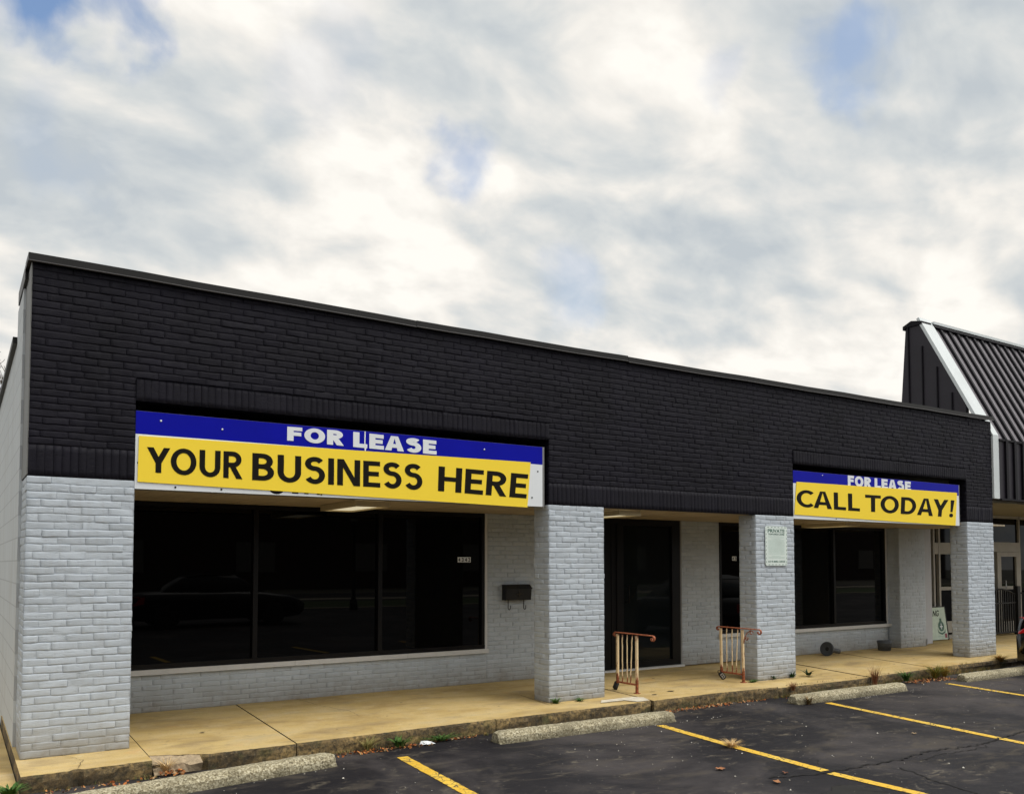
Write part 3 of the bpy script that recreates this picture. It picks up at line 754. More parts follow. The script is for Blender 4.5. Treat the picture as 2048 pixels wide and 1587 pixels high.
# slabs: boundaries between slabs as (x at y=-.6, x at y=1.8)
JT = [(-.035, -.035), (.895, .935), (2.075, 2.205), (4.163, 4.350), (6.30, 6.60), (8.40, 8.85), (10.30, 10.93), (12.02, 12.75), (14.0, 14.75), (16.2, 16.9), (18.8, 19.4), (22, 22.4), (26, 26)]
def walk():
    mb = MB(); g = .005; rr = random.Random(5)
    for s in range(len(JT) - 1):
        (a0, a1), (b0, b1) = JT[s], JT[s + 1]
        n = max(6, int((b0 - a0) / .035)); ys = None
        cols = []
        dz = [0, .0, .004, 0, .003, -.012, -.004, 0, 0, 0, 0, 0][s]
        for i in range(n + 1):
            t = i / n
            xf = a0 + g + (b0 - a0 - 2 * g) * t; xb = a1 + g + (b1 - a1 - 2 * g) * t
            yf = cy_(xf) + noise.noise(Vector((xf * 9, 3, 0))) * .010 + noise.noise(Vector((xf * 31, 7, 0))) * .006
            if s == 1:   # broken corner of the second slab
                q = (xf - .90) / .42
                if q < 1: yf += .20 * (1 - q) ** .8 + noise.noise(Vector((xf * 40, 1, 0))) * .02
            if s == 0 and abs(xf - .33) < .04: yf += .03
            if s == 3 and xf > 6.18: yf += .05 * (xf - 6.18) / .12 + noise.noise(Vector((xf * 50, 1, 0))) * .02
            ch = .012 + .010 * noise.noise(Vector((xf * 23, 11, 0)))
            colv = []
            def PX(y): 
                k = (y - yf) / (2.45 - yf); return xf + (xb - xf) * max(0, k) * ((2.45 + .6) / 2.4)
            for (yy, zz) in ((yf + .012, LOTZ - .03), (yf + .004, LOTZ + .03), (yf, LOTZ + .075), (yf + .003, -.02)):
                colv.append((PX(yf) + 0, yy + noise.noise(Vector((xf * 17, zz * 30, s))) * .012, zz + dz))
            colv.append((PX(yf), yf + ch, dz - .001 + noise.noise(Vector((xf * 13, 5, 0))) * .002))
            for yy in (yf + .05, yf + .3, .3, 1.0, 1.8, 2.45):
                colv.append((PX(yy), yy, dz))
            cols.append(colv)
        m = len(cols[0]); vs = [p for c in cols for p in c]; fs = []; mi = []
        for i in range(n):
            for j in range(m - 1):
                mb.add([cols[i][j], cols[i + 1][j], cols[i + 1][j + 1], cols[i][j + 1]], [(0, 1, 2, 3)], 1 if j < 4 else 0)
        for c, fl in ((cols[0], 1), (cols[-1], 0)):      # joint faces
            low = [(p[0], p[1], LOTZ - .05) for p in c[4:]]
            for j in range(4, m - 1):
                q = [c[j], c[j + 1], (c[j + 1][0], c[j + 1][1], -.16), (c[j][0], c[j][1], -.16)]
                mb.add(q, [(0, 1, 2, 3)], 1)
            q = [c[j] for j in range(5)] + [(c[4][0], c[4][1], -.16)]
            mb.add(q, [tuple(range(6))], 1)
    return mb
wk = struct(walk().build('sidewalk', [M_walk, M_curb]))
mb = MB(); mb.quad((-.03, -.55, -.055), (26, -.40, -.055), (26, 2.4, -.055), (-.03, 2.4, -.055)); struct(mb.build('joint_soil', simple('joint_soil', (.03, .022, .014), .95, 0, .4, 20), wk))
# painted / patched areas and hairline joints on the slabs
def patch(name, pts, mat, z=.004, jit=.012, parent=wk):
    out = []
    for (a, b) in zip(pts, pts[1:] + pts[:1]):
        n = max(2, int(math.dist(a, b) / .03))
        for i in range(n):
            t = i / n; x = a[0] + (b[0] - a[0]) * t; y = a[1] + (b[1] - a[1]) * t
            out.append((x + noise.noise(Vector((x * 25, y * 25, 1))) * jit, y + noise.noise(Vector((x * 25, y * 25, 9))) * jit, z))
    mb = MB(); mb.add(out, [tuple(range(len(out)))]); return struct(mb.build(name, mat, parent))
M_pale = simple('pale_repair', (.62, .56, .44), .85, 0, .2, 12, .4)
M_agg = simple('broken_concrete', (.40, .31, .20), .95, 0, .4, 25, .9)
patch('white_paint_patch', [(5.80, -.20), (6.28, -.20), (6.36, -.30), (6.27, -.50), (6.1, -.50), (6.02, -.34), (5.68, -.34)], M_pale, .008)
mb = MB(); pts = []
for i in range(9):
    x = .905 + .045 * i
    a, b = -.30 - .03 * i, cy_(x) + .20 * max(0, 1 - (x - .9) / .42) ** .8
    pts.append(((x, b + .012, -.004), (x, b - .11, -.065 + .01 * (i % 3)), (x, cy_(x) - .015, -.12)))
for i in range(8):
    for j in range(2): mb.quad(pts[i][j], pts[i][j + 1], pts[i + 1][j + 1], pts[i + 1][j])
struct(mb.build('broken_kerb', M_agg, wk))
def ribbon(name, pts, w, mat, z, parent, jit=.01, wj=.5, mi=0):
    mb = MB(); P2 = []
    for (a, b) in zip(pts, pts[1:]):
        n = max(1, int(math.dist(a, b) / .03))
        for i in range(n): t = i / n; P2.append((a[0] + (b[0] - a[0]) * t, a[1] + (b[1] - a[1]) * t))
    P2.append(pts[-1]); L_, R_ = [], []
    for i, p in enumerate(P2):
        q0, q1 = P2[max(0, i - 1)], P2[min(len(P2) - 1, i + 1)]
        d = Vector((q1[0] - q0[0], q1[1] - q0[1])).normalized(); nn = Vector((-d.y, d.x))
        c = Vector(p) + nn * noise.noise(Vector((p[0] * 14, p[1] * 14, 2))) * jit
        ww = w * (1 + wj * noise.noise(Vector((p[0] * 30, p[1] * 30, 5)))); 
        L_.append(c + nn * ww / 2); R_.append(c - nn * ww / 2)
    for i in range(len(P2) - 1):
        mb.quad((R_[i].x, R_[i].y, z), (R_[i + 1].x, R_[i + 1].y, z), (L_[i + 1].x, L_[i + 1].y, z), (L_[i].x, L_[i].y, z))
    return struct(mb.build(name, mat, parent))
M_crack = simple('crack_dark', (.006, .005, .005), .95, 0, .3, 20)
M_dirt = simple('joint_dirt', (.05, .035, .018), .95, 0, .3, 20)
ribbon('pavement_joint', [(5.235, .62), (5.13, -.11), (5.16, -.13)], .010, M_dirt, .0075, wk, .004)
ribbon('pavement_joint', [(8.18, -.10), (8.75, -.14), (9.2, -.08), (9.95, -.05)], .012, M_dirt, .002, wk, .006)
ribbon('pavement_joint', [(5.75, .62), (8.3, .60)], .007, M_dirt, .0075, wk, .003)
for (x, y, rx, ry) in ((6.62, -.20, .05, .02), (6.98, -.10, .07, .03), (7.12, -.08, .02, .01), (7.3, -.12, .02, .01), (6.75, -.02, .05, .012)):
    patch('stain', [(x - rx, y), (x, y - ry), (x + rx, y), (x, y + ry)], M_dirt, .0085, .02)
# seams and cracks in the lot
ribbon('asphalt_crack', [(5.0, -3.30), (5.49, -3.45), (5.82, -3.46), (6.17, -3.48), (6.5, -3.49), (6.96, -3.43), (7.27, -3.48), (7.58, -3.54), (8.17, -3.49), (8.72, -3.42), (10.5, -3.45)], .019, M_crack, LOTZ + .0085, lot, .05, .8)
ribbon('asphalt_crack', [(6.6, -3.60), (7.0, -3.56), (7.3, -3.62), (7.7, -3.60)], .011, M_crack, LOTZ + .004, lot, .04, .8)
ribbon('asphalt_crack', [(6.2, -3.66), (6.14, -3.83), (6.0, -4.13), (5.92, -4.45), (5.7, -5.0)], .015, M_crack, LOTZ + .004, lot, .04, .8)
ribbon('asphalt_crack', [(5.85, -3.10), (5.72, -3.22), (5.70, -3.32)], .006, M_crack, LOTZ + .004, lot, .03, .8)
patch('oil_stain', [(4.95, -3.85), (5.3, -3.75), (5.45, -4.0), (5.25, -4.25), (4.9, -4.2)], simple('oil', (.004, .004, .005), .5, 0, .3, 9), LOTZ + .004, .06, lot)
for pts_, w_ in (([(2.9, 1.8), (2.95, 1.2), (3.1, .7), (3.06, .35)], .004), ([(6.9, .4), (7.2, .1), (7.75, -.05), (7.9, -.5)], .004), ([(11.2, 1.0), (11.5, .4), (11.42, -.2), (11.6, -.58)], .005), ([(.3, .0), (.42, -.3), (.36, -.6)], .004)):
    ribbon('hairline_crack', pts_, w_, M_dirt, .0095, wk, .02, .9)
for (x, y, rx, ry) in ((1.5, .35, .03, .02), (3.3, .2, .015, .012), (3.8, .9, .02, .015), (4.6, .1, .02, .012), (9.9, .5, .03, .02), (11.9, .1, .025, .02), (12.9, .4, .03, .02), (7.6, .9, .03, .02), (2.6, -.2, .012, .01)):
    patch('gum_spot', [(x - rx, y), (x, y - ry), (x + rx, y), (x, y + ry)], M_dirt, .0088, .008)
def pline(pts, w=.10): return ribbon('parking_line', pts, w, M_linep, LOTZ + .0045, lot, .006, .10)
pline([(2.875, -1.04), (2.76, -2.46), (2.62, -5.2)])
pline([(5.81, -1.17), (5.66, -2.35), (5.57, -3.40)]); pline([(5.545, -3.47), (5.56, -4.2), (5.40, -5.6)])
pline([(8.55, -1.19), (8.10, -3.62), (7.8, -5.6)])
pline([(11.43, -1.03), (11.18, -2.20), (10.8, -4.6)]); pline([(14.2, -1.0), (13.8, -3.4)])
pline([(0.0, -1.3), (-.15, -5.2)])
# left walkway beside the wall
mb = MB(); mb.quad((-1.3, -1.2, LOTZ + .02), (-.04, -1.2, LOTZ + .02), (-.04, 9, LOTZ + .02), (-1.3, 9, LOTZ + .02)); mb.quad((-1.3, -1.2, -.16), (-.04, -1.2, -.16), (-.04, -1.2, LOTZ + .02), (-1.3, -1.2, LOTZ + .02))
struct(mb.build('side_path', M_walk))

# ------------------------------------------------------------------ parking stops
def stop(label, ends, tilt=0, seed=0):
    (xa, ya), (xb, yb) = ends; L = math.dist((xa, ya), (xb, yb)); ang = math.atan2(yb - ya, xb - xa)
    prof = [(-.105, 0), (-.103, .035), (-.098, .066), (-.064, .101), (-.03, .106), (.03, .106), (.064, .101), (.098, .066), (.103, .035), (.105, 0)]
    n = 60; mb = MB(); k = len(prof); vs = []
    for i in range(n + 1):
        u = i / n * L; e = min(u, L - u)
        sc = 1 if e > .09 else .62 + .38 * math.sin(e / .09 * PI / 2)
        for (yy, zz) in prof:
            q = noise.noise(Vector((u * 22, yy * 40, seed * 5 + zz * 40))) * .0035 + noise.noise(Vector((u * 5, yy * 9, seed * 5 + 2))) * .0035
            z = zz * (1 if e > .05 else .86 + .14 * e / .05) + (q if zz > 0 else 0)
            vs.append((u + (q * .8 if e < .01 else 0), yy * (sc if zz > .03 else (.7 + .3 * sc)) + q, z))
    fs = []
    for i in range(n):
        for j in range(k - 1): fs.append((i * k + j, (i + 1) * k + j, (i + 1) * k + j + 1, i * k + j + 1))
    fs += [tuple(range(k)), tuple(n * k + j for j in range(k))[::-1]]
    mb.add(vs, [f[::-1] for f in fs], 0, False)
    o = mb.build('parking_stop', M_stop); o.location = (xa, ya, LOTZ - .002); o.rotation_euler = (0, 0, ang)
    tag(o, label, 'parking stop', 'concrete parking stops along the kerb')
G = 'concrete parking stops along the kerb'
stop('weathered concrete parking stop nearest the left pillar, in the bottom left corner', ((.06, -1.30), (2.26, -.955)), seed=1)
stop('concrete parking stop in front of the second pillar and left railing', ((3.89, -.965), (6.12, -1.005)), seed=2)
stop('concrete parking stop with dry weed at its end, before the right-hand window', ((8.13, -1.00), (10.33, -1.04)), seed=3)
stop('concrete parking stop beside the black car', ((11.83, -1.005), (14.03, -1.03)), seed=4)

# ------------------------------------------------------------------ railings
def railing(label, x, yf, yb, scroll, tilt=0):
    loc = (x, yf, 0); r = root('hand_railing', label, 'railing', 'rusty railings at the entrance', loc)
    for yy, z0 in ((yf, 0), (yb, .09)):
        mb = MB(); mb.tube([(x, yy, z0), (x + tilt * .3, yy, .35), (x + tilt, yy, .70)], .0195, 4); mb.sm = [False] * len(mb.f)
        shift(mb, loc).build('post', M_rust, r)
    mb = MB(); mb.box(x - .03, x + .03, yf - .03, yf + .03, 0.001, .012); shift(mb, loc).build('foot_plate', M_rusto, r)
    n = 3
    for i in range(n):
        yy = yf + (yb - yf) * (i + 1) / (n + 1) + (.03 if i == 0 else 0)
        pts = [(x + .004 * math.sin(k * 1.9), yy + .004 * math.cos(k * 1.7) - (.035 * k / 14 if i == 0 else 0), .11 + .59 * k / 14) for k in range(15)]
        mb = MB(); mb.tube(pts, .0075, 5); mb.sm = [False] * len(mb.f); shift(mb, loc).build('baluster', M_rust, r)
    mb = MB(); mb.box(x - .010, x + .010, yf, yb, .098, .118); shift(mb, loc).build('bottom_rail', M_rusto, r)
    # flat handrail ending in scrolls both sides
    pts = []
    for k in range(9): t = PI * 1.5 - 0 - k * PI * 1.25 / 8; pts.append((x, yb + .045 + .022 * math.cos(t + PI / 2) * 1, .688 + .022 * math.sin(t + PI / 2)))
    sc = []
    for k in range(12):
        t = PI / 2 + k * (2 * PI * .8) / 11; rd = .034 - .0012 * k
        sc.append((x + tilt, yf - .285 + rd * -math.cos(t) * -1, .684 + rd * math.sin(t)))
    bk = []
    for k in range(10):
        t = PI / 2 - k * (2 * PI * .72) / 9; rd = .026 - .001 * k
        bk.append((x + tilt, yb + .045 + rd * math.cos(t), .692 + rd * math.sin(t)))
    # front scroll rolls down and back towards the post
    sc = [(x + tilt, yf - .285 - (.034 - .0012 * k) * math.sin(k * 2 * PI * .8 / 11), .684 + (.034 - .0012 * k) * math.cos(k * 2 * PI * .8 / 11)) for k in range(12)]
    line = [(x + tilt, yb + .045 + (yf - .285 - yb - .045) * k / 10, .718) for k in range(1, 10)]
    mb = MB(); mb.tube(list(reversed(bk)) + line + sc, .019, 8, flat=.42); shift(mb, loc).build('handrail', M_rusto, r)
    if scroll:
        for (cy, cz, rr_, s0, dirn) in ((yf - .145, .668, .030, 0, 1), (yf - .062, .590, .026, .6, -1)):
            p2 = [(x, cy + (rr_ - .0012 * k) * math.cos(s0 + dirn * k * .52) * -1, cz + (rr_ - .0012 * k) * math.sin(s0 + dirn * k * .52)) for k in range(11)]
            mb = MB(); mb.tube(p2, .0065, 6); shift(mb, loc).build('scroll', M_rusto, r)
        mb = MB(); mb.tube([(x, yf - .012, .52), (x, yf - .03, .60), (x, yf - .07, .66), (x, yf - .13, .70)], .0065, 6); shift(mb, loc).build('scroll', M_rusto, r)
    return r
railing('rusty cream railing left of the glass door, beside the second pillar', 6.50, -.02, .34, False, .0)
railing('rusty railing with scroll bracket, beside the pillar with the placard', 8.33, -.05, .335, True, -.01)
def lockbox(label, loc, face):
    r = root('key_lock_box', label, 'lock box', None, loc)
    Mx = Matrix.Rotation(math.radians(face), 4, 'Z') @ Matrix.Rotation(math.radians(-38), 4, 'Y')
    mb = MB(); w, d, h = .034, .022, .052
    bm = bmesh.new(); bmesh.ops.create_cube(bm, size=1)
    bmesh.ops.scale(bm, vec=(w * 2, d * 2, h * 2), verts=bm.verts); bmesh.ops.bevel(bm, geom=bm.edges[:], offset=.009, segments=3, affect='EDGES')
    bm.verts.index_update(); mb.add([Mx @ v.co for v in bm.verts], [tuple(v.index for v in f.verts) for f in bm.faces], 0, True); bm.free()
    mb.build('case', M_rubber, r)
    mb = MB(); mb.box(-.022, .022, -d - .002, -d + .001, -.034, .034, M=Mx); mb.build('face_plate', M_alu, r)
    mb = MB()
    for q in (-.016, .012): mb.box(-.012, .012, -d - .004, -d - .0015, q - .007, q + .007, M=Mx)
    mb.build('button', M_rubber, r)
    mb = MB(); mb.tube([Mx @ Vector(p) for p in ((-.018, 0, .05), (-.018, 0, .075), (0, 0, .09), (.018, 0, .075), (.018, 0, .05))], .005, 8); mb.build('shackle', M_iron, r)
lockbox('black lock box hanging at the foot of the left railing', (6.50, .375, .055), 200)
lockbox('key lock box with silver face at the foot of the right railing', (8.335, .33, .055), -30)

# ------------------------------------------------------------------ ashtray stand and bucket
loc = (12.33, 1.52, 0)
r = root('outdoor_ashtray', 'toppled charcoal plastic ashtray stand lying against the low brick wall', 'ashtray', None, loc)
Mx = Matrix.Translation((-.22, -.02, .120)) @ Matrix.Rotation(math.radians(8), 4, 'Z') @ Matrix.Rotation(math.radians(100), 4, 'Y')
mb = MB(); mb.lathe([(.035, .02), (.05, .012), (.085, .02), (.112, .0), (.122, .005), (.124, .02), (.118, .04), (.085, .075), (.052, .12), (.044, .22), (.040, .42), (.036, .43)], 32, Mx); mb.build('body', M_plas, r)
mb = MB(); mb.lathe([(.001, .018), (.034, .019), (.036, .022), (.03, .03)], 24, Mx); mb.build('opening', M_rubber, r)
mb = MB(); mb.lathe([(.043, .30), (.0435, .33), (.041, .335)], 24, Mx); mb.build('collar', M_bucket, r)
loc = (13.76, 1.50, 0)
r = root('plastic_bucket', 'small round gray bucket against the brick under the right-hand window', 'bucket', None, loc)
mb = MB(); mb.lathe([(.098, 0), (.105, .005), (.122, .13), (.128, .135), (.128, .165), (.118, .165), (.112, .02)], 36); mb.build('body', M_bucket, r)
mb = MB(); mb.lathe([(.124, .1655), (.132, .166), (.132, .176), (.12, .182), (.03, .184)], 36); mb.build('lid', M_bucket, r)

# ------------------------------------------------------------------ neighbouring shop
nb = root('neighbour_shop', 'adjoining store with dark standing seam mansard roof and white rake trim', 'building', None, (14.7, 2.3, 0))
def nbuild(mb, name, mat): return shift(mb, (14.7, 2.3, 0)).build(name, mat, nb)
XA, XG, XE = 14.53, 14.905, 30
yb0, zb0, ytop, ztop = 0.0, 3.846, 1.20, 6.165
mb = MB()   # gable (dark, vertical)
mb.prism([(.34, 4.0), (.34, 4.46), (1.16, 6.02), (1.455, 6.05), (1.62, 4.0)], XA + .02, XA + .12, 'x'); nbuild(mb, 'gable_wall', M_fascia)
mb = MB()
for yy, zt in ((1.40, 6.03), (1.13, 5.62), (.85, 5.18), (.58, 4.66)): mb.box(XA - .006, XA + .02, yy - .010, yy + .010, 4.0, zt)
nbuild(mb, 'gable_rib', M_rib)
mb = MB(); mb.prism([(1.12, 6.03), (1.12, 6.09), (1.33, 6.135), (1.50, 6.06), (1.50, 5.99), (1.46, 5.99), (1.44, 6.03)], XA - .01, XA + .3, 'x'); nbuild(mb, 'ridge_cap', M_rib)
sl = Vector((0, ytop - yb0, ztop - zb0)); nrm = Vector((0, -(ztop - zb0), ytop - yb0)).normalized()
def sp(x, t, h): p = Vector((x, yb0, zb0)) + sl * t + nrm * h; return p
mb = MB(); x0_ = XG - .02; mb.add([sp(x0_, -.03, -.03), sp(XE, -.03, -.03), sp(XE, .96, -.03), sp(x0_, .96, -.03), sp(x0_, -.03, -.09), sp(XE, -.03, -.09), sp(XE, .96, -.09), sp(x0_, .96, -.09)],
    [(0, 1, 2, 3), (7, 6, 5, 4), (0, 4, 5, 1), (3, 2, 6, 7), (1, 5, 6, 2), (0, 3, 7, 4)]); nbuild(mb, 'mansard_roof', M_roofdark)
mb = MB(); x = 15.11
while x < XE:
    a, b = x, x + .085
    mb.add([sp(a, -.03, -.028), sp(b, -.03, -.028), sp(b, .955, -.028), sp(a, .955, -.028), sp(a + .012, -.03, .012), sp(b - .012, -.03, .012), sp(b - .012, .955, .012), sp(a + .012, .955, .012)],
        [(4, 5, 6, 7), (0, 1, 5, 4), (3, 7, 6, 2), (0, 4, 7, 3), (1, 2, 6, 5)])
    x += .285
nbuild(mb, 'roof_rib', M_rib)
mb = MB(); mb.add([sp(XG + .003, .935, .03), sp(XE, .935, .03), sp(XE, .965, .04), sp(XG + .003, .965, .04), sp(XG + .003, .935, -.025), sp(XE, .935, -.025), sp(XE, .965, -.1), sp(XG + .003, .965, -.1)],
    [(0, 1, 2, 3), (0, 4, 5, 1), (3, 2, 6, 7), (0, 3, 7, 4)]); nbuild(mb, 'ridge_shadow_strip', M_rib)
mb = MB(); mb.box(XG + .003, XE, ytop - .10, ytop + .2, ztop - .085, ztop - .035); nbuild(mb, 'ridge_trim', M_whitemetal)
mb = MB(); h0, h1 = -.035, .02
def slab(xa, xb, t0, t1):
    mb.add([sp(xa, t0, h1), sp(xb, t0, h1), sp(xb, t1, h1), sp(xa, t1, h1), sp(xa, t0, h0), sp(xb, t0, h0), sp(xb, t1, h0), sp(xa, t1, h0)],
        [(0, 1, 2, 3), (7, 6, 5, 4), (0, 4, 5, 1), (3, 2, 6, 7), (1, 5, 6, 2), (0, 3, 7, 4)])
slab(14.722, XG, -.01, .1399); slab(XA, XG, .14, 1.0)
xb = XG
mb.box(14.722, xb, -.03, .10, 2.715, 3.835); nbuild(mb, 'rake_trim', M_whitemetal)
mb = MB(); mb.box(xb + .002, XE, -.02, .10, 2.705, 3.765); fa = nbuild(mb, 'fascia', M_fascia)
mb = MB(); x = 15.11
while x < XE: mb.box(x, x + .075, -.055, -.018, 2.72, 3.76); x += .285
mb.box(xb + .002, XE, -.06, -.018, 2.69, 2.72); mb.box(xb + .002, XE, -.05, -.018, 3.74, 3.775); nbuild(mb, 'fascia_rib', M_rib)
mb = MB(); mb.box(14.72, XE, .10, 2.35, 2.66, 2.70); nbuild(mb, 'soffit', simple('neighbour_soffit', (.30, .27, .20), .7, 0, .1, 2))
mb = MB(); mb.box(14.72, XE, 1.5, 12, 3.3, 3.4); mb.box(XE - .2, XE, 2.35, 12, -.13, 3.3); nbuild(mb, 'roof', M_roof)
# store front
YS = 2.3
mb = MB()
mb.box(15.56, XE, YS + .08, YS + .25, -.13, 2.68); nbuild(mb, 'wall', simple('dark_interior_wall', (.012, .012, .013), .6))
mb = MB()
for x in (16.66, 16.86, 18.95, 20.12, 21.6, 23): mb.box(x, x + .06, YS - .03, YS + .08, .08, 2.68)
mb.box(16.66, 19.0, YS - .029, YS + .08, 0, .075); mb.box(16.92, 19.0, YS - .02, YS + .08, 1.02, 1.09); mb.box(16.72, 19.0, YS - .025, YS + .08, 1.78, 2.02)
mb.box(15.56, 24, YS - .03, YS + .08, 2.60, 2.68); wf = nbuild(mb, 'storefront_frame', M_beige)
mb = MB(); mb.box(16.72, 18.95, YS + .03, YS + .04, .08, 2.60); mb.box(20.18, 23, YS + .03, YS + .04, .08, 2.6); nbuild(mb, 'storefront_glass', M_glass3)
mb = MB(); mb.box(16.0, 17.9, YS - .0, YS + .029, .12, .36); nbuild(mb, 'kick_panel', M_beige)
mb = MB()
mb.box(19.17, 19.33, YS - .03, YS + .08, .03, 1.84); mb.box(19.99, 20.12, YS - .03, YS + .08, .03, 1.84)
mb.box(19.33, 19.99, YS - .03, YS + .08, 1.74, 1.84); mb.box(19.33, 19.99, YS - .03, YS + .08, 1.0, 1.07); mb.box(19.33, 19.99, YS - .03, YS + .08, .03, .28)
mb.box(19.0, 20.12, YS - .034, YS + .08, 1.845, 2.06)
dd = nbuild(mb, 'door', M_beige)
mb = MB(); mb.box(19.33, 19.99, YS + .01, YS + .02, .28, 1.74); mb.box(19.03, 20.12, YS + .01, YS + .02, 2.06, 2.6); shift(mb, (14.7, 2.3, 0)).build('pane', M_glass3, dd)
mb = MB(); mb.tube([(19.4, YS - .03, .95), (19.4, YS - .09, .95), (19.4, YS - .09, 1.2), (19.4, YS - .03, 1.2)], .012, 8); shift(mb, (14.7, 2.3, 0)).build('handle', M_alu, dd)

# iron gate in front of the neighbour's door
GY = 2.05; loc = (18.6, GY, 0)
r = root('iron_gate', 'black iron gate with arched top in front of neighbouring store door', 'gate', None, loc)
gx0, gx1 = 18.10, 19.50
mb = MB(); mb.box(gx1 - .02, gx1 + .10, GY - .05, GY + .05, 0, 1.08); shift(mb, loc).build('post', M_iron, r)
mb = MB(); mb.box(gx0 - .06, gx0, GY - .03, GY + .03, 0, 1.08); shift(mb, loc).build('post', M_iron, r)
def arch(x): t = (x - gx0) / (gx1 - gx0); return .88 + .14 * math.sin(PI * min(1, max(0, t)))
x = gx0 + .07
while x < gx1 - .05:
    mb = MB(); mb.tube([(x, GY, .06), (x, GY, arch(x))], .017, 4); mb.sm = [False] * len(mb.f); shift(mb, loc).build('bar', M_iron, r); x += .095
mb = MB(); mb.tube([(gx0 + (gx1 - gx0) * k / 12, GY, arch(gx0 + (gx1 - gx0) * k / 12)) for k in range(13)], .018, 6); mb.box(gx0, gx1, GY - .015, GY + .015, .05, .08); mb.box(gx0, gx1, GY - .014, GY + .014, .70, .725)
shift(mb, loc).build('rail', M_iron, r)
loc = (20.6, GY, 0)
r = root('iron_railing', 'thin black iron railing running right from the gate', 'railing', None, loc)
mb = MB(); mb.tube([(19.62, GY, .92), (22.5, GY, .92)], .016, 8); shift(mb, loc).build('top_rail', M_iron, r)
for x in (20.6, 21.5, 22.4):
    mb = MB(); mb.tube([(x, GY, 0), (x, GY, .92)], .014, 8); shift(mb, loc).build('post', M_iron, r)

# leaning advert board
loc = (16.42, 2.10, .02)
r = root('advert_board', 'pale green sign board with dark green crest leaning on neighbouring storefront', 'sign board', None, loc)
Ml = Matrix.Rotation(math.radians(-7), 4, 'X')
def lean(x, z, d): return tuple(Ml @ Vector((x, -d - .012, z)))
bx0, bx1, bz = -.35, .42, .66
mb = MB(); mb.box(bx0, bx1, -.012, .0, .0, bz, M=Ml); mb.build('panel', simple('board_pale_green', (.52, .62, .52), .5), r)
mb = MB(); mb.box(bx1 + .001, bx1 + .03, -.016, .004, -.015, bz + .02, M=Ml); mb.box(bx0, bx1 + .03, -.016, .004, bz + .001, bz + .02, M=Ml); mb.build('frame', M_black, r)
mb = MB(); put_text(mb, 'NG', ((-.02, .60), (.19, .60), (.17, .48), (-.04, .48)), 0, .02, .002, fn=lean, shear=.02); mb.build('lettering', M_ink, r)
mb = MB(); cx, cz = .215, .27
def poly(pts): mb.add([lean(x, z, .003) for x, z in pts], [tuple(range(len(pts)))])
poly([(cx + .105 * math.cos(t), cz + .105 * math.sin(t)) for t in [2 * PI * k / 28 for k in range(28)]])
poly([(cx - .045, cz + .10), (cx + .045, cz + .10), (cx + .03, cz + .135), (cx + .05, cz + .165), (cx + .012, cz + .155), (cx, cz + .185), (cx - .012, cz + .155), (cx - .05, cz + .165), (cx - .03, cz + .135)])
poly([(cx - .14, cz - .05), (cx - .10, cz - .11), (cx, cz - .135), (cx + .10, cz - .11), (cx + .14, cz - .05), (cx + .125, cz - .13), (cx, cz - .175), (cx - .125, cz - .13)])
mb.build('crest', simple('crest_green', (.05, .13, .09), .5), r)
mb = MB(); 
for (a, b, c, d) in ((cx - .05, cx + .05, cz - .016, cz + .004), (cx - .010, cx + .010, cz - .06, cz + .06)): mb.add([lean(a, c, .005 if a < cx - .02 else .006), lean(b, c, .005 if a < cx - .02 else .006), lean(b, d, .005 if a < cx - .02 else .006), lean(a, d, .005 if a < cx - .02 else .006)], [(0, 1, 2, 3)])
mb.build('cross', M_white, r)
mb = MB(); mb.add([lean(a, b, .003) for a, b in ((.31, .03), (.39, .03), (.39, .12), (.31, .12))], [(0, 1, 2, 3)]); mb.build('red_mark', simple('dull_red', (.25, .05, .07), .5), r)
mb = MB(); 
for k in range(9): mb.add([lean(a, b, .003) for a, b in ((.05 + k * .027, .055), (.068 + k * .027, .055), (.068 + k * .027, .075), (.05 + k * .027, .075))], [(0, 1, 2, 3)])
mb.build('small_print', M_line, r)

